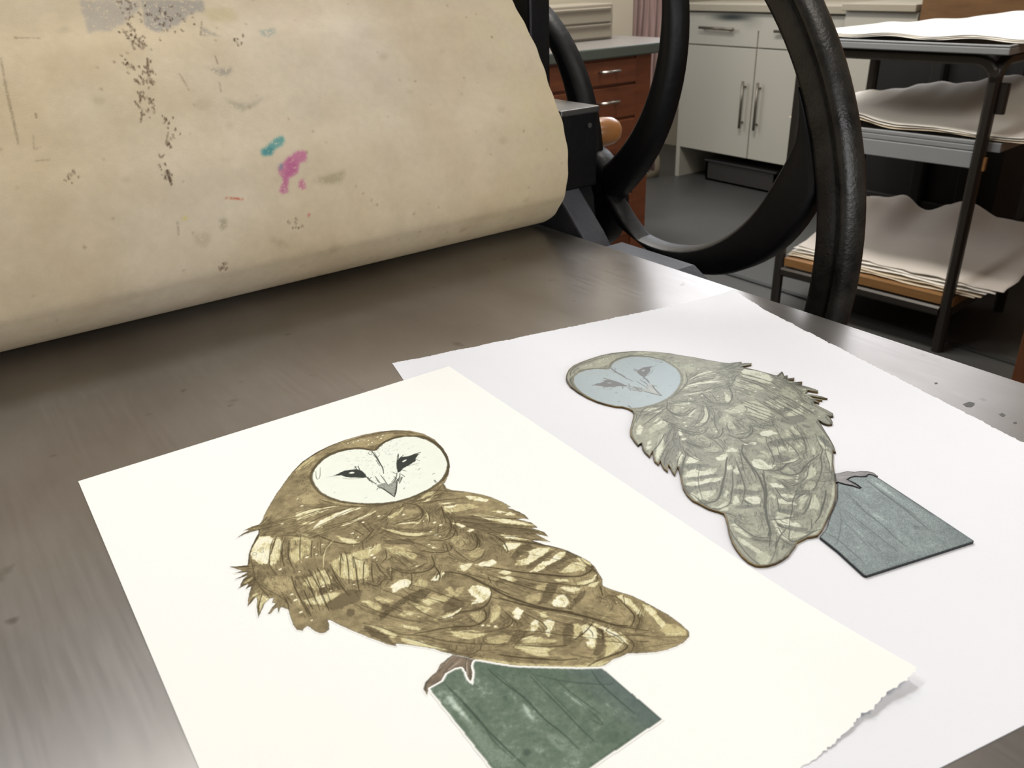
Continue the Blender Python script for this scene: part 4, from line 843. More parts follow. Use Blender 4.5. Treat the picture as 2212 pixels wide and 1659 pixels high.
1.4;.9|252.8,334.9 256.5,327.6 261.5,319.3 265.3,311.2 267.2,304.7
.7;.8|262.4,372 265.1,365 265.9,359.5 265.2,354.3
.7;.8|259.5,359 264,350.7 264.2,343.7
.7;.8|260.5,346.2 262.9,341 263.6,332.5
1.2;.85|206.5,305.4 212.4,294.3 218.8,284.3 226.1,275.7 232.7,266.3 238.5,256.4 242.1,249.6 247,244.4
.7;.8|209.6,287.5 211.3,280.7 212.8,275.5 212.2,270.7 211.3,269.5 209.5,269.6
.7;.8|202.1,294.2 201.8,287.6 201.9,282.9 200.4,281.5
.6;.8|201.8,287 199.6,284.7 195.5,284 191.8,285.1
.6;.7|213.7,280.2 218.6,272.2 224.5,262.3
.6;.75|194,282 202.2,274.8 208.9,268.9 214.6,261.7 222,254 228,247.3
.7;.85|234.7,258.1 228.1,255.5 221.5,254.4 217.6,254.3
.5;.8|229.1,257.3 229.1,252.8 227.3,249.8
.8;.85|233.1,254.1 233.5,249.3 229.9,245.2
.6;.8|239,249.4 235.9,248.7 237.6,242.2 237.2,235.1
.6;.75|229.7,244 234.6,239 237.2,235.1
.8;.85|237.2,235.1 236.4,233.2 231,232.6 219.4,235.3 212.1,235.8
.6;.8|240.9,239 241,234.5 239.8,231.8 235.4,229.2
.8;.75|192,270.3 198.3,264.1 203.5,259.3 212.4,253.5
.6;.7|189.5,269.9 195.7,272.3 201.7,271.4 208.3,268.7
.5;.6|194,270 199.5,265.6 207.8,259
.5;.6|191.3,278.4 194.9,274.2 200,272.1 206.4,270.9
.9;.8|180.9,270 187.9,262 195.5,254.8 203,247.7 210.3,243.1
.6;.7|210.5,246.5 215,240.6 217.4,238.1
.6;.8|256.4,276.3 253.5,271.3
.7;.85|258.3,266 257.6,258.1 256.7,251.9 255.1,247.1 250.7,244 247.4,242.7
.6;.8|261.4,248.9 257.2,246.1 254.2,242.5 247.5,238.8
.5;.7|260.2,247.1 255.2,243.1
.5;.7|261.9,263.2 258.3,258.3
.5;.7|252.6,269.2 257,267.8 256.6,265.3
.8;.75|237.2,258.7 241.7,249.2 248.4,240.7 253.2,234.9
.6;.7|242.9,241.1 246.6,236.3 250.7,232.4
.6;.7|243.2,232.8 247.6,229.2
.5;.5|239.1,265.3 241.3,259.5 245.6,250.7
.5;.5|250.1,272.6 252.2,266 248.6,263.2
.5;.4|235.5,269.6 239.9,260.6 247.7,252.4
.5;.6|243.4,238.4 255.3,227.1 267,218.4
.4;.5|237.1,230 248.2,224.6 260.4,218.4
.8;.7|232,245.6 240.8,240.5 250.8,231.9
.5;.6|119.7,460 125.7,460.4 132.3,463.9"""
A_LIGHTSTROKE=""".6;.8|155.8,414.3 148.9,409.4 143.9,402.6 139.5,393.8
.5;.7|141.6,431.1 145.6,427.8 154.1,426.3 163.1,425.5
.5;.8|150,433.4 155.9,435 163.6,436.3
.5;.7|172.9,423.4 181.8,424.6 192.3,425.8
.5;.7|168.5,424.1 177,424.7 184.2,424.6
.6;.7|196,403.7 202.8,400 207.7,395.6
.5;.7|242.7,380.4 248.5,371.9 253.3,365.2
.5;.6|195.1,317.2 206.5,316.9
.5;.7|223.3,275.2 227.7,269 231.8,263
.5;.6|169.6,461.8 178.1,448.1 187.4,438.8"""
A_POSTL=""".9|144.2,264.5 146,261.6 145.6,253.1 144.3,235.3 143.2,238.9 143,250.3 142.9,259
.6|142.9,251.3 146,236.7 145.9,216.6 146.2,211.4 139.1,217 139.8,231.8
.7|170.6,248.2 169.7,240.8 168.6,239.8 169.4,245.1
.85|170.7,237.1 171.2,234.8 169.9,228.1 169.5,222.8 168.1,227.7 168.9,233.7
.6|168.3,217.4 172.4,213.3 174.8,200 173.9,191.3 168.6,199.7 166.6,210.7
.7|192,231.3 192.9,226.6 193.7,220 193.9,211.2 192.2,218.3 190.4,226.5
.85|202.7,213.9 202.5,208.2 202.1,211.4
.6|211.1,211.2 210,202.3 209.8,206.4
.1|154.8,215.7 157,214.8 157.3,211.9 154.5,211.6 152.9,213.2
.15|165.6,246.6 167.8,245.4 165.9,243.4 164.5,245"""
A_POSTS=""".9;.8|170.4,265.1 171.5,251.6 173.6,238.8 173.2,223.7 174.7,211.5 174.8,200.8
.6;.6|171.9,262.8 173,247.3 172.8,223.1
.7;.8|184.4,248.7 183.8,238.8 183.6,222.2 183,207.7 183.3,199.3
.5;.6|185.9,248.6 185.7,234.3 184.9,214.5
.6;.7|185.6,249.3 195.1,236 208.3,222.7 213.6,219.4
.6;.7|193.2,239.6 193.4,229.2 195,216.1 196.2,207.5
.6;.7|192,230.3 193.2,219.5 193.2,205.1 191.8,205.3 190,210.4
.9;.7|210.8,232.1 208.7,223.2 208.5,209.4 208.9,199.4
1.0;.8|147.9,270.2 148.4,259.6 148.6,246.8 148.3,234.9 149.1,221 150.2,208.3
.7;.7|147.6,267.4 148.1,239.7 147,227.9 148.1,214.9
.5;.7|158.8,261.7 159.6,258.4
2.2;.45|139.2,266.9 137.5,245.2 136.5,219
2.5;.3|216.3,228.8 216.5,209 216.1,190
1.2;.4|216.3,189.3 194.2,190 173.9,190.5"""
A_FOOTS=""".5;.8|161,284.7 154.1,282.4 149.4,279.6
.5;.7|163.1,281.9 155.2,279.3 150.9,277.3
.5;.8|165.7,278.7 160.6,271.8 158.6,265.9
1.0;.7|144.6,279.1 140.4,277.2 138.1,273.9
.5;.7|166.7,275.7 161.4,269 159.4,264.3"""
A_FOOTL=""".8;.7|160.8,284.3 156.1,283 151.2,281.4
.6;.7|163.2,279.6 158.7,278.7 154.3,277.9
.6;.7|165,277.1 162.1,272.8 160,269.1"""
A_DOTS="""179.7,419.7 190.9,419.1 204.6,410.4 210.9,395.8 215.5,390.2 217.5,385.3 208.7,383.3 209.6,378.6 210.6,375.5 200.8,372.5 201.4,368.2 167.8,386 167.9,382.6 168.1,379.6 184.1,359.4 168.8,413.4 169.8,407.2 186.3,293.2 188.9,290.9 191.1,288.4 135.8,409.1 141.6,408.2 168.9,413.4 169.7,407.5 147.6,381.8 146.7,367.9 118.3,408.5 126.1,399 114.6,382.8 114.3,376.9 112.6,365.5 114.5,355.5 131.7,377.6 133.9,371.4 143.6,415.4 148.7,414.8 137.6,451.7 179.7,419.4 218.3,518.2 221.7,516.1 225.7,516.4 230,514.3 232.2,511.7 233.1,507.4 240.1,511.9 241.5,508.5 244.6,511.8 229.3,506.2 156.2,462.5 157.2,472"""
A_RINGS="""172,498.6 173.1,493.9 168.7,491.3 168,487 166.2,479.9 165.1,473.7 166.2,493.3 158,470.1 168.7,474.3 169.6,482.5 176.9,433.5 218.1,517.6 225.7,516.4 233.1,507.4 117.4,434.9 116.1,431.7 111.7,432.7 110.3,398.5 140.1,419.1 137.4,414.5 136.1,411.3 118.9,404 124.9,400.1 119.8,407.3 169.3,413.2 169.7,407.5 142.5,412.1 117.8,400.3 110.6,405.3 111.1,402.5 219.1,364.3 219.7,356.9 220.5,354.5"""
A_EYES="""188.8,483.6 193.3,483.7 198.5,484.6 202.3,482.7 206.2,480.9 208.2,476.6 208,470.4 206.9,466.2 204,467.4 200.9,470.5 197.5,473.3 195.5,476.2 193.9,480.1
232.1,468.7 235.1,472.9 239.4,474.8 243.8,472.5 248.6,472 252.6,470.1 247.4,466.8 245.3,463.2 238.3,461 232.9,460.2 229.6,457.8 226.9,457.4 228.8,462.3"""
A_GLINT="""199.3,479.8 201.7,479.7 203,478 202.3,476.8 200.3,477.5
236.6,468.5 239.5,469.6 241,469.1 239.9,467.9 237.3,467.4"""
A_BEAK="""207.3,453.5 210.6,452 213.6,452 213.9,448.2 218.2,449.5 222.1,450 226.5,451.4 226.5,450.2 220.6,446.3 217.2,441.8 213.3,436.6 209.8,431.9 209.3,438.8 208.7,446.4 207.6,450.8"""
A_BEAKL="""211.4,449 213.2,446.9 214,440.9 212.5,437.3 210.6,440.1 210.4,445"""
A_POUT="""414.7,495.9 420.2,501.6 427.8,507.5 436.3,511.1 445.9,512.2 457,512.1 469.2,511.2 480.5,508.3 488.9,504 496.9,499.2 503.8,493.3 512,484.3 519.1,474.4 524.5,463.1 530.3,452.5 532.8,446 536.9,437 540.9,429 543.4,425.9 548.1,423.8 552.7,421.7 553.8,420.4 551.6,419.3 549.7,419.2 553.8,417.4 558.5,413.5 555.8,411.7 549.7,413.3 546.2,414.8 546.6,411.5 548.8,406.1 550.5,400.2 552.8,391.4 553.9,385.3 555.6,383.9 565,386.2 562.1,382.6 558.6,379.6 562.2,378.3 558.8,376 554.5,375.5 558.5,373.8 562.7,371.9 559.9,370.1 554.8,372.4 556.1,366.6 561.3,363.1 559.9,362.1 555.8,364.4 557.8,360.6 555.9,359.8 553.2,362.5 556.2,356.8 557.5,349.3 557.5,344.9 555,343.4 552.6,347.1 551.6,350.3 545,348 548.4,342.8 550.8,337 551.4,331.8 548.1,335.1 544,343.5 543.4,339.3 546.9,333.3 545.3,332.5 541.8,336.9 541.2,332.1 539.3,331.4 538.6,335.8 535.5,332.4 534.7,325.7 534,319.1 533,314.3 529.6,311.5 526.9,313 528,315.6 524.5,310.2 520.9,306.3 518.1,304.6 515,306 514,309.4 515.8,315.4 511.5,310 505.1,302 498.4,293.4 491.6,285.3 484.8,278.8 484.4,280.4 486.4,282.3 480.4,277.7 471.1,271.5 464,266 459.3,262.3 451.7,256.6 448.6,253.9 440.5,248.2 432.1,243 424.3,239.6 416.4,236.6 406.5,232.7 398.9,229.8 392.1,228.3 388.6,229.4 385.5,231 380.8,231.4 376.7,231.8 373.6,230.5 367.4,228.8 362.2,227.3 355.6,227 350,227.5 345.5,228.8 341.4,231.3 339.5,233.6 338.9,238.1 340.3,244.2 342.8,250.3 346,256.1 351.8,263.6 358.9,271.2 363.6,276.6 365.4,279.5 364.8,282.3 363.3,285.4 362,289.4 361.7,295.6 361.1,302 363,308.5 366.8,315.7 372.4,322.7 377.5,328.4 382.3,334.5 384.5,337.2 379.9,334.1 374.6,330.7 375.9,334.1 379.5,340.1 380.9,343 374,336.8 375,341.6 378,347.1 380.9,350.5 375.6,347.3 376.9,352.6 380.1,357.1 385.7,363.3 378.3,358.6 380.2,365.4 382.7,370.6 387.6,376.6 383,375.4 386,383 389.6,390.4 394.3,395.7 402.5,402.4 411,409.3 414.8,412.7 417.1,416.5 417.4,421.4 415.7,426.5 412,430.4 408.5,438.5 406.2,446.4 405.1,456.6 405.5,468.9 407.6,481.7 411.2,490.4"""
A_PFOOT="""459.8,262.6 464.3,260.7 469.1,259.3 472.1,255.5 475.9,253.9 479.7,250.6 481.1,246.9 479.6,242.6 478.3,242.4 478.2,245.6 476.9,248.1 473.2,247.6 469.7,249.9 468,252.2 463.8,253.5 459.8,253.4 459.5,250.1 459,245.7 457.3,241.5 456.3,246.8 453.9,250.9 452.4,255.6 451.1,256"""
A_PPOST="""451.4,254.8 452.9,250.2 455.3,246.2 456.5,241.3 458.4,241.5 459.8,245.7 460.1,249.9 459.9,252.6 463.4,252.9 467.3,251.7 469.3,249.3 472.7,247 476.4,247.6 477.5,245.2 477.5,241.8 477.6,240.1 472.4,218.7 465.1,189.2 459.3,166.7 458.3,166.4 381.1,188 380.4,189.3 388,211.9 391.5,226.5 401.2,228.8 415.3,235.4 426.9,240.1 434.7,243.6"""
A_CORR="""210.1,432.2 453.2,419.9
201.2,478.0 475.4,463.3
239.8,468.1 435.5,465.0
229.0,498.8 456.0,488.1
269.5,220.6 341.6,230.5
216.7,189.0 379.8,187.8
216.2,230.0 392.5,226.8
136.9,270.2 479.9,242.8
158.6,262.0 456.9,241.2
258.6,276.9 365.4,278.9
243.4,421.9 415.4,412.9
264.6,372.6 383.0,375.4
261.3,327.2 374.6,330.7
108.3,455.3 558.2,413.3
94.9,430.6 565.0,386.2
114.1,342.8 517.4,305.4
141.6,308.7 484.9,278.8"""
A_POST="""140.1,273.1 143.6,272.8 148.3,273.2 152.4,275.9 156.5,275.9 159.8,274.6 159.5,272.2 157.6,266.2 158.3,261.6 163.4,267.6 165.8,272.6 168.1,274.4 170.5,272 175.5,265.6 181,259.1 188.2,252.6 198,244.4 207.7,236.2 216,230.1 216.7,189 136.8,190.7"""

def build_art():
    OUT,FOOT,FACE,POST=pl(A_OUT),pl(A_FOOT),pl(A_FACE),pl(A_POST)
    cv=Canvas(82,178,282,532,.3,5,.38); sh=(cv.H,cv.W)
    rnd=random.Random(5)
    slO,mO=cv.fill(OUT,.25,1); MO=np.zeros(sh); MO[slO]=mO
    slF,mF=cv.fill(FOOT,.2,1); MF=np.zeros(sh); MF[slF]=mF
    slA,mA=cv.fill(FACE,.35,2); MA=np.zeros(sh); MA[slA]=mA
    big=fbm(sh,70,21,4); mid=fbm(sh,14,22,4); fin=vnoise(sh,1.7,23); gr=rng.random(sh)
    T=.44+(big-.5)*.36+(mid-.5)*.42
    for (k,b) in grp(A_PATCH):
        sl,m=cv.fill(b,1.0,2 if k[0]<.3 else 1)
        # brush-dry edges: mask eaten by grain
        m=np.clip(m*1.0-(1-m)*0,0,1)*np.clip(.72+(mid[sl]-.3)*1.2+.3*(fin[sl]-.4),.35,1)
        T[sl]=T[sl]*(1-m)+(k[0]+(mid[sl]-.5)*.10)*m
    D=np.zeros(sh)
    for q in pl(A_DOTS):
        r0=rnd.uniform(.5,.95); a=rnd.uniform(0,3)
        sl,m=cv.fill([q+np.array([math.cos(t)*r0*1.35,math.sin(t)*r0])for t in np.arange(0,6.28,.7)],.25,1); T[sl]=T[sl]*(1-m)+1.0*m
    for i in range(130):   # many tiny pale flecks
        q=np.array([rnd.uniform(95,270),rnd.uniform(225,470)]); r0=rnd.uniform(.2,.5)
        sl,m=cv.fill([q+np.array([math.cos(t)*r0*1.5,math.sin(t)*r0])for t in np.arange(0,6.28,1.05)],.1,1); T[sl]=T[sl]*(1-m*.8)+.95*m*.8
    Ln=np.zeros(sh)
    for q in pl(A_RINGS):
        r0=rnd.uniform(.7,1.05); cv.stroke(Ln,[q+np.array([math.cos(t)*r0*1.1,math.sin(t)*r0*1.5]) for t in np.arange(0,6.6,.7)],.42,.75,True,False)
    ST=grp(A_STROKE)
    for (k,b) in ST: cv.stroke(Ln,b,k[0]*1.35,min(k[1]*1.15,1))
    cv.stroke(Ln,np.vstack([OUT,OUT[:1]]),.75,.85,False,False)
    # cross-hatching that follows the traced strokes
    H=np.zeros(sh); HL=np.zeros(sh); T0=T.copy(); pool=[]
    for (k,b) in ST:
        P=catmull(b,4)
        for i in range(len(P)-1):
            d=P[i+1]-P[i]; l=np.hypot(*d)
            if l>.3: pool.append((P[i],d/l))
    cand=[pool[rnd.randrange(len(pool))] for _ in range(7000)]
    pc=np.array([c[0] for c in cand]); off=np.array([[rnd.gauss(0,3.2),rnd.gauss(0,3.2)] for _ in cand]); pc=pc+off
    ok=inside(OUT,pc[:,0],pc[:,1])&~inside(FACE,pc[:,0],pc[:,1])
    for (c,p,o) in zip(cand,pc,ok):
        if not o: continue
        d=c[1]; l=rnd.uniform(1.5,6.5); n=np.array([-d[1],d[0]])*rnd.gauss(0,.12)*l
        jx=min(max(int((p[0]-cv.x0)/cv.p),0),cv.W-1); jy=min(max(int((p[1]-cv.y0)/cv.p),0),cv.H-1); t0=T0[jy,jx]
        if t0>.7 and rnd.random()<.8:   # pale feather streaks run out of the pale patches
            cv.stroke(HL,[p-d*l*.8,p+n*.5,p+d*l*.8],rnd.uniform(.4,.9),rnd.uniform(.4,.9))
        else:
            cv.stroke(H,[p-d*l*.5,p+n*.5,p+d*l*.5],rnd.uniform(.38,.66),rnd.uniform(.35,.95))
    # grainy hatching is stronger in dark wash
    hl=HL*np.clip(.35+fin*.9,0,1); T=T*(1-hl)+.92*hl
    Ln=np.maximum(Ln*np.clip(.8+fin*.4,0,1),H*np.clip(1.2-T*.8,.2,1)*np.clip(.45+fin*.9,0,1))
    LL=np.zeros(sh)
    for (k,b) in grp(A_LIGHTSTROKE): cv.stroke(LL,b,k[0],k[1])
    T=T*(1-LL)+.97*LL; Ln*=1-LL*.8
    T=np.clip(T+(gr-.5)*.16*(1.1-T)+(fin-.5)*.10,0,1)
    # face
    RM=np.zeros(sh); cv.stroke(RM,np.vstack([FACE,FACE[:1]]),4.2,.9,True,False); RM*=np.clip(.55+fin*.6,0,1)
    E=np.zeros(sh)
    for e in A_EYES.strip().split('\n'):
        sl,m=cv.fill(pl(e),.3,1); E[sl]=np.maximum(E[sl],m)
    G=np.zeros(sh)
    for e in A_GLINT.strip().split('\n'):
        sl,m=cv.fill(pl(e),.1,1); G[sl]=np.maximum(G[sl],m)
    BK=np.zeros(sh); sl,m=cv.fill(pl(A_BEAK),.3,1); BK[sl]=m
    BL=np.zeros(sh); sl,m=cv.fill(pl(A_BEAKL),.3,2); BL[sl]=m
    FS=np.zeros(sh)
    for i in range(260):  # faint feather strokes on the face radiating from the beak
        c=np.array([228.,480.]); a=rnd.uniform(0,6.283); d=rnd.uniform(5,26); p=c+np.array([math.cos(a)*d*1.1,math.sin(a)*d*1.5]); l=rnd.uniform(.8,2.6)
        u=(p-c)/np.hypot(*(p-c)); cv.stroke(FS,[p,p+u*l],.35,rnd.uniform(.12,.5))
    FL=np.zeros(sh)
    for (k,b) in grp(A_FOOTS): cv.stroke(FL,b,k[0],k[1])
    cv.stroke(FL,np.vstack([FOOT,FOOT[:1]]),.7,.7,False,False)
    FLt=np.zeros(sh)
    for (k,b) in grp(A_FOOTL): cv.stroke(FLt,b,k[0],k[1])
    FLt*=np.clip(fin*1.6,0,1)
    lay=dict(T=T,L=Ln,RM=RM,MA=MA,E=E,G=G,BK=BK,BL=BL,FS=FS,MF=MF,FL=FL,FLt=FLt,fin=fin,mid=mid)
    def lerp(c,k,m):
        m=m[...,None]; return c*(1-m)+srgb2lin(k)*m
    def colour(l,pal):
        c=ramp(l['T'],pal['ramp']); c=lerp(c,pal['line'],l['L']*.92); c=lerp(c,pal['rim'],l['RM'])
        f=np.broadcast_to(srgb2lin(pal['face']),c.shape)*(1+(l['mid'][...,None]-.5)*.05)
        f=lerp(f,pal['beak'],l['BK']*.85*np.clip(.6+l['fin']*.6,0,1)); f=lerp(f,pal['beakl'],l['BL']*.6); f=lerp(f,pal['fline'],l['FS']); f=lerp(f,pal['fline'],np.clip(l['L']*1.15,0,1))
        f=lerp(f,pal['eye'],l['E']); f=lerp(f,pal['face'],l['G'])
        return c*(1-l['MA'][...,None])+f*l['MA'][...,None]
    def footcol(l,pal):
        k=np.clip(.5+(l['mid']-.5)*1.5,0,1)[...,None]; c=srgb2lin(pal['foot'])*(1-k)+srgb2lin(pal['foot2'])*k
        c=lerp(c,pal['footl'],l['FLt']*.8); return lerp(c,pal['fline'],l['FL'])
    pal1=dict(ramp=[(0,(98,88,64)),(.25,(116,104,78)),(.42,(138,125,94)),(.62,(167,153,116)),(.78,(199,188,142)),(.9,(224,218,180)),(1,(238,235,214))],
        line=(60,50,30),rim=(78,70,50),face=(232,236,226),beak=(104,108,98),beakl=(160,164,152),fline=(62,64,54),eye=(54,58,54),foot=(104,92,78),foot2=(136,122,106),footl=(205,196,180))
    paperc=np.array(lin('f2f2ef')); K=1.0/PRINTGAIN
    c=colour(lay,pal1)*K; cf=footcol(lay,pal1)*K
    cov=np.maximum(MO,MF); mf=(MF*(1-MO))[...,None]; c=c*(1-mf)+cf*mf
    c=c*cov[...,None]+paperc*(1-cov[...,None])
    rgba=np.concatenate([c,np.zeros(sh+(1,))],-1)
    q=np.pad(cov,2); keep=np.maximum.reduce([q[i:i+sh[0],j:j+sh[1]] for i in (0,2,4) for j in (0,2,4)])>.01
    o=grid_object('owl_print',cv.X/1000,cv.Y/1000,z1(cv.X/1000,cv.Y/1000)+.00012,keep,rgba,MT['ink'],print_paper); o['label']='brown barn owl etching printed on the white sheet'
    # ---- green post
    cp=Canvas(128,180,226,282,.4,60,.3); ps=(cp.H,cp.W)
    sl,m=cp.fill(POST,.15,1); MP=np.zeros(ps); MP[sl]=m
    pb=fbm(ps,40,31,5); pf=fbm(ps,5,32,3); pg=rng.random(ps)
    TP=.42+(pb-.5)*.5+(pf-.5)*.35
    for (k,b) in grp(A_POSTL):
        sl,m=cp.fill(b,1.2,5); m*=np.clip(.75+(pf[sl]-.3)*1.2,.3,1); TP[sl]=TP[sl]*(1-m)+k[0]*m
    PL=np.zeros(ps)
    for (k,b) in grp(A_POSTS): cp.stroke(PL,b,k[0],k[1])
    PL*=np.clip(.55+pf*.8,0,1); TP=np.clip(TP+(pg-.5)*.10,0,1)
    pr=[(0,(70,86,76)),(.35,(90,106,92)),(.55,(107,122,107)),(.8,(160,176,162)),(1,(206,218,206))]
    c=ramp(TP,pr); edge=np.clip((cp.X-196)/20,0,1)*.5; c=lerp(c,(88,100,106),edge); c=lerp(c,(46,60,50),PL*.9)*K
    c=c*MP[...,None]+paperc*(1-MP[...,None])
    q=np.pad(MP,2); keep=np.maximum.reduce([q[i:i+ps[0],j:j+ps[1]] for i in (0,2,4) for j in (0,2,4)])>.01
    o=grid_object('post_print',cp.X/1000,cp.Y/1000,z1(cp.X/1000,cp.Y/1000)+.00020,keep,np.concatenate([c,np.zeros(ps+(1,))],-1),MT['ink'],print_paper); o['label']='green post printed under the owl'
    # ---- the cut plates: same drawing mirrored; thin-plate spline plate -> print
    CR=[[float(v) for v in k.replace(',',' ').split()] for k in A_CORR.strip().split('\n')]; CR=np.array(CR); src=CR[:,2:]; dst=CR[:,:2]
    def U(r2): return r2*np.log(r2+1e-9)
    n=len(src); Kx=U(((src[:,None]-src[None])**2).sum(-1))+np.eye(n)*400; Pm=np.c_[np.ones(n),src]
    AA=np.block([[Kx,Pm],[Pm.T,np.zeros((3,3))]]); Wt=np.linalg.solve(AA,np.r_[dst,np.zeros((3,2))])
    def warp(X,Y):
        q=np.stack([X.ravel(),Y.ravel()],-1); o=Wt[n]+q@Wt[n+1:]
        for i in range(n): o=o+U(((q-src[i])**2).sum(-1))[:,None]*Wt[i]
        return o[:,0].reshape(X.shape),o[:,1].reshape(X.shape)
    def samp(cvs,A,x,y):
        u=np.clip((x-cvs.x0)/cvs.p,0,cvs.W-1.001); v=np.clip((y-cvs.y0)/cvs.p,0,cvs.H-1.001); i=u.astype(int); j=v.astype(int); a=u-i; b=v-j
        return (A[j,i]*(1-a)+A[j,i+1]*a)*(1-b)+(A[j+1,i]*(1-a)+A[j+1,i+1]*a)*b
    PO,PF,PP=pl(A_POUT),pl(A_PFOOT),pl(A_PPOST)
    zt=.00215; zb=.00056
    def solid(name,poly,m,root): return MB().prism([tuple(p) for p in poly/1000],lambda p:(p[0],p[1],zb),lambda p:(p[0],p[1],zt)).build(name,m,root)
    ow=thing('owl_plate','cut out metal etching plate of the barn owl lying on the greyer sheet','etching plate',(.455,.38,zb))
    solid('plate_body',PO,MT['edge_owl'],ow)
    solid('talon_body',PF,MT['edge_post'],ow)
    po=thing('post_plate','separate grey four-sided metal etching plate of the post beside the owl plate','etching plate',(.47,.23,zb))
    solid('plate_body',PP,MT['edge_post'],po)
    def shrink(P,d):
        P=np.asarray(P); a=np.roll(P,1,0); b=np.roll(P,-1,0); t=b-a; t/=np.hypot(*t.T)[:,None]+1e-9; nn=np.c_[-t[:,1],t[:,0]]
        area=(P[:,0]*np.roll(P[:,1],-1)-np.roll(P[:,0],-1)*P[:,1]).sum(); return P+nn*d*(1 if area>0 else -1)
    pal2=dict(ramp=[(0,(108,109,98)),(.25,(126,127,114)),(.42,(146,147,130)),(.62,(166,168,148)),(.78,(186,188,166)),(.9,(208,210,190)),(1,(222,224,206))],
        line=(62,64,52),rim=(112,112,94),face=(156,168,172),beak=(150,152,148),beakl=(170,174,172),fline=(100,102,102),eye=(108,110,112),foot=(126,122,122),foot2=(160,156,156),footl=(196,192,190))
    g=Canvas(PO[:,0].min()-3,PO[:,1].min()-3,max(PO[:,0].max(),PF[:,0].max())+3,PO[:,1].max()+3,.42,80,.1)
    for nm,poly,cls in (('etched_face',PO,0),('talon_face',PF,1)):
        keep=inside(shrink(poly,.28),g.X,g.Y); x,y=warp(g.X,g.Y); l={k:samp(cv,v,x,y) for k,v in lay.items()}
        if cls==0:
            # the plate keeps its own outline: strengthen a thin line inside it
            el=np.zeros(g.X.shape); g.stroke(el,np.vstack([shrink(poly,.9),shrink(poly,.9)[:1]]),.6,.7,False,False); l['L']=np.clip(np.maximum(l['L']*1.25,el),0,1)
            l['T']=np.clip(l['T']+(rng.random(g.X.shape)-.5)*.12,0,1)
            # the plate is flatter in tone towards the neck and breast
            c=colour(l,pal2); al=l['MA']*.38*(1-l['E']*.6)+.12*(1-l['MA'])
        else:
            c=footcol(l,pal2); al=np.full(g.X.shape,.15)
        o=grid_object(nm,g.X/1000,g.Y/1000,np.full(g.X.shape,zt+.00005),keep,np.concatenate([c*PLATEGAIN,al[...,None]],-1),MT['plateface'],ow)
    gp=Canvas(PP[:,0].min()-3,PP[:,1].min()-3,PP[:,0].max()+3,PP[:,1].max()+3,.42,90,.1); keep=inside(shrink(PP,.25),gp.X,gp.Y); x,y=warp(gp.X,gp.Y)
    tp=samp(cp,TP,x,y); plm=samp(cp,PL,x,y); gg=rng.random(gp.X.shape); sp=np.clip((gg-.45)*2.2,0,1)
    c=ramp(np.clip(tp*.8+.12+(gg-.5)*.42,0,1),[(0,(92,102,104)),(.4,(122,133,134)),(.7,(152,166,164)),(1,(202,216,212))]); c=lerp(c,(56,62,64),plm*.9)
    # gap line under the toes
    grid_object('etched_face',gp.X/1000,gp.Y/1000,np.full(gp.X.shape,zt+.00005),keep,np.concatenate([c*PLATEGAIN,np.full(gp.X.shape+(1,),.3)],-1),MT['plateface'],po)
PRINTGAIN=1.0; PLATEGAIN=.74
build_art()

# ------------------------------------------------------------------ white base cabinets along wall_back
def handle_bar(p,q,off,parent,m,r=.006):
    """bar handle from p to q standing off the front by vector off"""
    p,q,off=Vector(p),Vector(q),Vector(off); d=(q-p); mb=MB().tube([p+off,q+off],r,8)
    for t in (.12,.88): mb.tube([p+d*t,p+d*t+off],r*.8,8)
    return mb.build('handle',m,parent,0,True)
wc=thing('base_cabinet','white painted base cabinet with two tall doors and a teal-smeared drawer front','cabinet',(4.25,3.15,FZ))
box('cabinet_body',MT['white_door'],(4.012,2.60,-.705,4.60,3.70,.058),wc)
box('end_panel',MT['white_door'],(4.0,3.668,FZ,4.60,3.70,.058),wc,.002)
box('end_panel',MT['white_door'],(4.0,2.60,FZ,4.60,2.618,.058),wc,.002)
box('plinth_back',MT['dark'],(4.42,2.62,FZ,4.44,3.668,-.705),wc)
def front(name,y0,y1,z0,z1): return box(name,MT['white_door'],(3.993,y0,z0,4.012,y1,z1),wc,.0025)
d1=front('drawer',3.148,3.664,-.114,.056); d2=front('drawer',2.622,3.140,-.114,.056)
e1=front('door',3.148,3.664,-.712,-.121); e2=front('door',2.622,3.140,-.712,-.121)
def sub(o,par): o.parent=par; o.matrix_parent_inverse=par.matrix_world.inverted(); return o
def hb(p,q,par):
    o=handle_bar(p,q,(-.028,0,0),None,MT['handle'],.0075); o.parent=par; o.matrix_parent_inverse=Matrix.Translation(wc.location).inverted() if False else Matrix.Identity(4)
    return o
for a,b,par in (((3.993,3.545,-.022),(3.993,3.294,-.026),d1),((3.993,3.02,-.026),(3.993,2.77,-.026),d2),((3.993,3.196,-.29),(3.993,3.196,-.545),e1),((3.993,3.094,-.29),(3.993,3.094,-.545),e2)):
    hb(a,b,par)
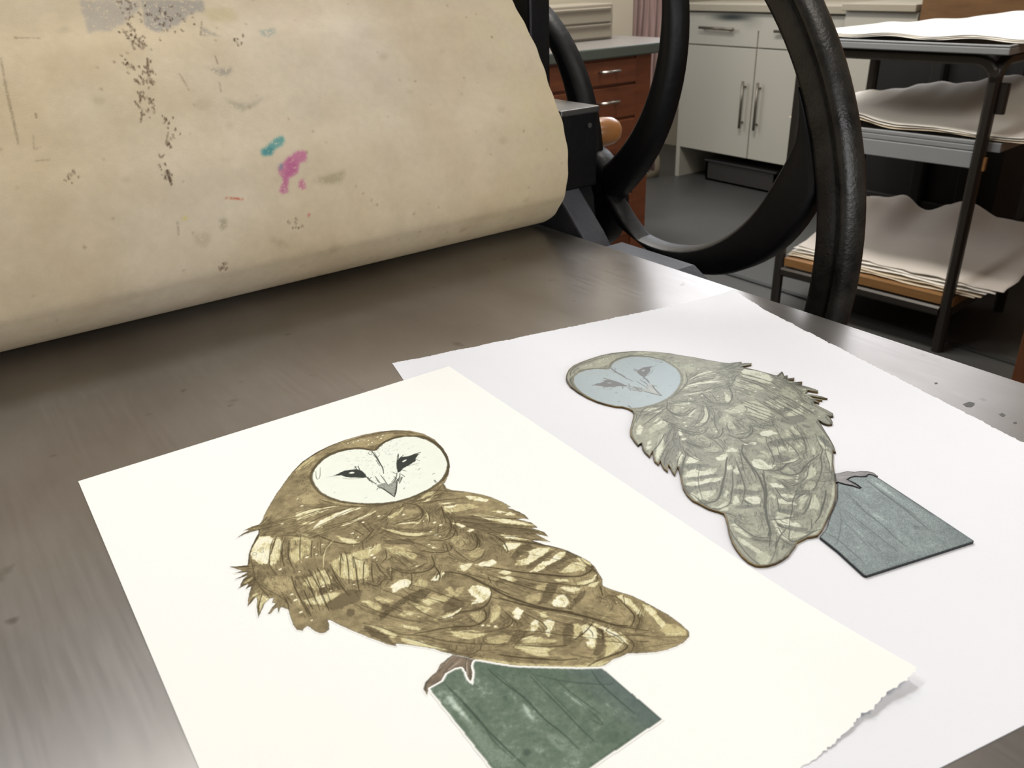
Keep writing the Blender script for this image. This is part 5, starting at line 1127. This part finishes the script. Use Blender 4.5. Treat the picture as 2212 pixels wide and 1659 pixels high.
# teal ink smear, flat on the drawer front
sm=[(3.992,3.325+.155*math.cos(t)*(1+.12*math.sin(3*t)),.040+.014*math.sin(t)*(1+.3*math.cos(2*t))) for t in np.arange(0,6.28,.3)]
def smear():
    n=46; y=np.linspace(3.12,3.53,n*2); z=np.linspace(-.03,.056,n); Y,Z=np.meshgrid(y,z); r=((Y-3.33-(.046-Z)*.6)/.14)**2+((Z-.034)/.021)**2
    k=np.exp(-r**1.3)*.95+np.exp(-((Y-3.20)/.07)**2-((Z-.01)/.03)**2)*.22; c=np.array(lin('b9b5a8'))*(1-k[...,None])+np.array(lin('1f2c2c'))*k[...,None]
    m=attrmat('inky smear',.5); o=grid_object('ink_smear',np.full(Y.shape,3.9925),Y,Z,np.ones(Y.shape,bool),np.concatenate([c,np.zeros(c.shape[:2]+(1,))],-1),m); o.parent=d1; o.matrix_parent_inverse=Matrix.Identity(4)
smear()
wt=tag(box('worktop',MT['cream'],(3.965,2.60,.064,4.72,3.74,.102),None,.004),'long cream worktop over the white cabinets','worktop')
crate=thing('storage_crate','grey plastic crate pushed under the white cabinet','crate',(4.2,3.25,FZ))
MB().box(4.06,2.98,FZ,4.36,3.50,FZ+.012).box(4.06,2.98,FZ,4.075,3.50,FZ+.115).box(4.345,2.98,FZ,4.36,3.50,FZ+.115).box(4.06,2.98,FZ,4.36,2.995,FZ+.115).box(4.06,3.485,FZ,4.36,3.50,FZ+.115).build('tub',mat('grey crate','35322f',.5),crate)
MB().box(4.05,2.97,FZ+.115,4.37,3.51,FZ+.127).build('lid',mat('grey crate lid','45423f',.5),crate,.003)
bag=MB()
pr=[(0,0),(.075,.0),(.085,.05),(.08,.11),(.06,.15),(.05,.17),(.056,.18),(0,.178)]
tag(bag.lathe(pr,lambda h,r,a:(3.88+r*math.cos(a)*(1+.08*math.sin(3*a)),3.83+r*math.sin(a),FZ+.001+h),20).build('cloth_bag',mat('off white bag','b8ac94',.9,noise=.3,nscale=20,bump=.3,bscale=30),None,0,True),'small off-white cloth bag slumped on the floor beside the white cabinet','bag')
# second unit nearer the brown cupboard
uc=thing('side_cabinet','cream painted cabinet with slightly higher top next to the brown cupboard','cabinet',(4.2,2.4,FZ))
box('cabinet_body',MT['white_door'],(3.93,2.215,FZ+.08,4.6,2.585,.082),uc,.002)
box('cabinet_top',MT['cream'],(3.90,2.215,.084,4.70,2.592,.116),uc,.004)
box('plinth',MT['dark'],(3.98,2.22,FZ,4.6,2.58,FZ+.08),uc)
cu=thing('tall_cupboard','tall brown wooden cupboard standing behind the paper trolley','cupboard',(4.2,1.1,FZ))
box('cupboard_body',MT['brownwood'],(3.92,.1,FZ,4.6,2.2,1.2),cu,.003)
for y0,y1 in ((.11,.80),(.81,1.50),(1.51,2.19)): box('door',MT['brownwood'],(3.90,y0,FZ+.09,3.92,y1,1.19),cu,.003)
sb=thing('side_cupboard','dark reddish brown wooden cupboard at the right edge, nearest the bed','cupboard',(2.5,.4,FZ))
box('cupboard_body',mat('dark brown wood','63381b',.5,noise=.25,nscale=4,stretch=(1,1,6)),(2.13,.0,FZ,3.0,.788,.30),sb,.004)  # its unseen bulk is moved and sized to control light reaching the trolley
box('cupboard_top',MT['brownwood'],(2.128,-.01,.30,3.02,.790,.325),sb,.004)
# dark metal rack behind the trolley
dr=thing('dark_rack','dark grey metal rack with black posts behind the paper trolley','rack',(3.6,1.8,FZ))
box('rack_body',mat('dark grey metal','242425',.6,metal=.2,noise=.15),(3.45,1.50,FZ+.03,3.85,2.10,.0),dr,.003)
for y in (1.80,1.61): MB().sq([(3.42,y,FZ),(3.42,y,0)],.05,.05).build('post',MT['dark'],dr)
for z in (-.62,-.3): MB().sq([(3.42,1.55,z),(3.42,2.16,z)],.02,.03).build('crossbar',MT['dark'],dr)

# ------------------------------------------------------------------ red brown drawer unit with laminate top
ru=thing('drawer_unit','reddish brown wooden drawer unit with metal bar handles','drawer unit',(2.0,2.7,FZ))
box('unit_body',MT['redwood'],(1.55,2.478,FZ,2.50,2.93,.005),ru,.002)
box('stile',MT['redwood'],(2.42,2.468,FZ,2.50,2.478,.005),ru,.001)
zs=[.0,-.096,-.222,-.36,-.52,-.70]
for x0,x1 in ((2.09,2.415),(1.60,2.07)):
    for i in range(5):
        o=box('drawer',MT['redwood'],(x0,2.462,zs[i+1]+.006,x1,2.478,zs[i]-.004 if i else -.004),ru,.003)
        zc=(zs[i]+zs[i+1])/2+.008; xc=(x0+x1)/2+(.012 if x1>2.2 else 0)
        h=MB().tube([(xc-.042,2.462,zc-.001),(xc-.042,2.438,zc),(xc+.042,2.438,zc),(xc+.042,2.462,zc-.001)],.0055,8).build('handle',MT['chrome'],None,0,True); h.parent=o; h.matrix_parent_inverse=Matrix.Identity(4)
tp=thing('counter_top','grey laminate counter top with a green front edge on the red drawer unit','worktop',(2.2,2.7,.03))
box('counter_slab',MT['greytop'],(1.5,2.456,.0065,2.685,2.955,.044),tp,.003)
box('front_edge',MT['greenedge'],(1.5,2.446,.006,2.685,2.4565,.0445),tp,.005)
pw=struct(box('wall_partition',MT['wall'],(.6,2.96,FZ,2.87,3.05,CZ)))
def wavycloth(name,x0,x1,y,z0,z1,m):
    n=80; k=24; X,Z=np.meshgrid(np.linspace(x0,x1,n),np.linspace(z0,z1,k)); u=(X-x0)/(x1-x0)
    Y=y+.022*np.sin(u*31+.5*np.sin(Z*5))+.01*np.sin(u*70+1)
    return grid_object(name,X+.006*np.sin(Z*9),Y,Z,np.ones(X.shape,bool),None,m,None,True)
cl=tag(wavycloth('curtain',2.89,3.09,3.02,-.62,1.55,MT['curtain']),'pinkish grey striped curtain hanging beside the cream wall','curtain')
so=cl.modifiers.new('thick','SOLIDIFY'); so.thickness=.003
gb=thing('drawer_box','beige plastic desktop drawer box standing on the grey counter','drawer box',(2.45,2.8,.044))
box('box_case',MT['plastic'],(2.05,2.74,.0445,2.545,2.94,.178),gb,.004)
for z0,z1 in ((.052,.104),(.110,.165)):
    o=box('drawer',MT['plastic'],(2.07,2.730,z0,2.53,2.741,z1),gb,.004)
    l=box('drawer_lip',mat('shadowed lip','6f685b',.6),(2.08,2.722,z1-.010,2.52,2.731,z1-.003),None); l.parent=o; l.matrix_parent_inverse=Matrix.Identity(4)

# ------------------------------------------------------------------ paper trolley
ca=Vector((.0868,-.9962,0)); cb=Vector((.9962,.0868,0)); CL=Vector((2.641,1.877,0))
def cp(s,d,z): return tuple(CL+ca*s+cb*d+Vector((0,0,z)))
def cbox(mb,s0,s1,d0,d1,z0,z1): return mb.hexa([cp(s0,d0,z0),cp(s1,d0,z0),cp(s1,d1,z0),cp(s0,d1,z0),cp(s0,d0,z1),cp(s1,d0,z1),cp(s1,d1,z1),cp(s0,d1,z1)])
LS=.633; DD=.52
tr=thing('paper_trolley','dark steel tube trolley with grey trays holding stacks of paper','trolley',cp(.3,.25,FZ))
for s in (0,LS):
    for d in (.0,DD):
        MB().sq([cp(s,d,FZ),cp(s,d,-.012)],.034,.034,.25,up=tuple(ca)).build('leg',MT['cartsteel'],tr)
def bend(p0,hor,z0,zt,r=.06,n=6):
    """leg top bending into a horizontal rail: path from p0 (s,d) along +-s or +-d"""
    P=[]
    for i in range(n+1):
        t=PI/2*i/n; k=r*(1-math.cos(t)); P.append((k,z0+r*math.sin(t)))
    return P
def arch(axis,fix):
    L=LS if axis=='s' else DD; b=bend(None,None,-.028,0); P=[(k,z) for k,z in b]+[(L-k,z) for k,z in b[::-1]]
    pth=[cp(k,fix,z) if axis=='s' else cp(fix,k,z) for k,z in P]
    return MB().sq(pth,.030,.034,.2,up=tuple(cb if axis=='s' else ca))
for d in (-.0,DD): arch('s',d).build('top_rail',MT['cartsteel'],tr)
for s in (0,LS): arch('d',s).build('top_rail',MT['cartsteel'],tr)
for s,d in ((LS+.026,.012),): MB().sq([cp(s,d,-.03),cp(s,d,-.118)],.02,.03,.2,up=tuple(ca)).build('brace_tube',MT['cartsteel'],tr)
MB().sq([cp(LS+.02,.0,-.285),cp(LS+.02,.0,-.245)],.012,.012,.1,up=tuple(ca)).build('wood_block',MT['board'],tr)
def tray(name,s0,s1,d0,d1,zb,zt,zi):
    mb=MB(); cbox(mb,s0,s1,d0,d1,zb,zi); t=.010
    cbox(mb,s0,s1,d0,d0+t,zi,zt); cbox(mb,s0,s1,d1-t,d1,zi,zt); cbox(mb,s0,s0+t,d0+t,d1-t,zi,zt); cbox(mb,s1-t,s1,d0+t,d1-t,zi,zt)
    return mb.build(name,MT['carttray'],tr,.003)
tray('top_tray',-.03,LS+.035,-.035,DD+.03,.050,.077,.070)
tray('middle_tray',.020,LS-.020,.006,DD-.02,-.232,-.200,-.214)
mb=MB(); cbox(mb,.020,LS-.020,.003,.012,-.284,-.2335); mb.build('tray_apron',MT['carttray'],tr,.002)
mb=MB(); cbox(mb,LS-.02,LS+.05,.02,DD-.03,-.231,-.203); mb.build('tray_wing',MT['carttray'],tr,.002)
mb=MB(); cbox(mb,.02,LS+.02,-.004,DD,-.735,-.703); mb.build('bottom_board',MT['board'],tr,.002)
for d in (0,DD): MB().sq([cp(0.017,d,-.757),cp(LS-.017,d,-.757)],.034,.034,.2).build('bottom_rail',MT['cartsteel'],tr)
for s in (0,LS): MB().sq([cp(s,.017,-.757),cp(s,DD-.017,-.757)],.034,.034,.2).build('bottom_rail',MT['cartsteel'],tr)
def cartsheet(name,label,grp_,s0,s1,d0,d1,zf,m,seed):
    n,k=56,44; Sg,Dg=np.meshgrid(np.linspace(s0,s1,n),np.linspace(d0,d1,k)); r=np.random.default_rng(seed)
    Sg[:,0]+=np.interp(np.arange(k),np.arange(0,k+4,3),r.normal(0,.0035,len(np.arange(0,k+4,3)))); Sg[:,-1]+=np.interp(np.arange(k),np.arange(0,k+4,3),r.normal(0,.0035,len(np.arange(0,k+4,3))))
    Dg[0]+=np.interp(np.arange(n),np.arange(0,n+4,3),r.normal(0,.003,len(np.arange(0,n+4,3)))); Dg[-1]+=np.interp(np.arange(n),np.arange(0,n+4,3),r.normal(0,.006,len(np.arange(0,n+4,3))))
    Z=zf(Sg,Dg); X=CL.x+ca.x*Sg+cb.x*Dg; Y=CL.y+ca.y*Sg+cb.y*Dg
    o=grid_object(name,X,Y,Z,np.ones(X.shape,bool),None,m,None,True); so=o.modifiers.new('thick','SOLIDIFY'); so.thickness=.0012; so.offset=1
    return tag(o,label,'paper',grp_)
W1,W2=MT['cart_paper'],MT['cart_paper2']
W0=mat('fresh white paper','f4f4f2',.85,spec=.1)
G1='paper sheets on the trolley top'; G2='paper sheets on the middle tray'; G3='paper sheets on the bottom board'
lip=.0705
for i in range(3):
    cartsheet('paper_sheet',['lowest white sheet lying on the trolley top tray','white sheet in the middle of the pile on the trolley top tray','topmost white sheet on the trolley top tray, rippled'][i],G1,-.005+.008*i,.70-.006*i,.022+.006*i,.492+.003*i,
      lambda s,d,i=i:.0782+.004*i+.0045*(1+np.sin(s*24+1.1+i*.12))*np.clip(1-d*2.2,0,1)*(s>-9)+np.clip(d/.5,0,1)**1.4*(.002+.042*np.clip(s/.5,0,1)+.012*np.exp(-((s-.47)/.05)**2)+.003*np.sin(s*37)),[W1,W1,W0][i],50+i)
for i in range(3):
    cartsheet('paper_sheet',['lowest sheet on the middle tray, its front edge buckled up','sheet second from the top on the middle tray, buckled along the front','topmost sheet on the middle tray, back edge curling upwards'][i],G2,-.045+.01*i,.76-.012*i,.024+.004*i,.480,
      lambda s,d,i=i:-.1975+.0052*i+(.020+.003*i)*np.exp(-((s-.20)/.09)**2)*np.clip(1-d*1.6,0,1)+.004*(1+np.sin(s*16+i*.3))*np.clip(1-d*2,0,1)+np.clip((d-.05)/.45,0,1)**1.5*(.040+.10*np.clip((s-.05)/.5,0,1)-.03*np.clip((s-.55)/.25,0,1)+.004*np.sin(s*31)+.0025*np.sin(s*73)),[W2,W1,W1][i],60+i)
for i in range(5):
    top=i==4
    cartsheet('paper_sheet',['lowest sheet of the pile on the bottom board','second sheet from below on the bottom board','middle sheet of the pile on the bottom board','sheet just under the curled top one on the bottom board','topmost sheet on the bottom board, heaved up at the back in two peaks'][i],G3,.015+.004*i,(.70,.72,.73,.75,.78)[i],.022+.009*i,.49,
      lambda s,d,i=i,top=top:-.7005+.0068*i+.0022*(1+np.sin(s*21+i*2.1+d*6))+(.012+.017*i)*np.clip(d/.49,0,1)**1.5+(0 if not top else .075*np.clip((d-.05)/.44,0,1)**1.4*(.55+.5*np.exp(-((s-.45)/.09)**2)+.35*np.exp(-((s-.22)/.05)**2)-.25*np.exp(-((s-.32)/.05)**2))),[W2,W2,W1,W1,mat('greyish paper','d6cec4',.85,noise=.08,nscale=3,spec=.1)][i],70+i)
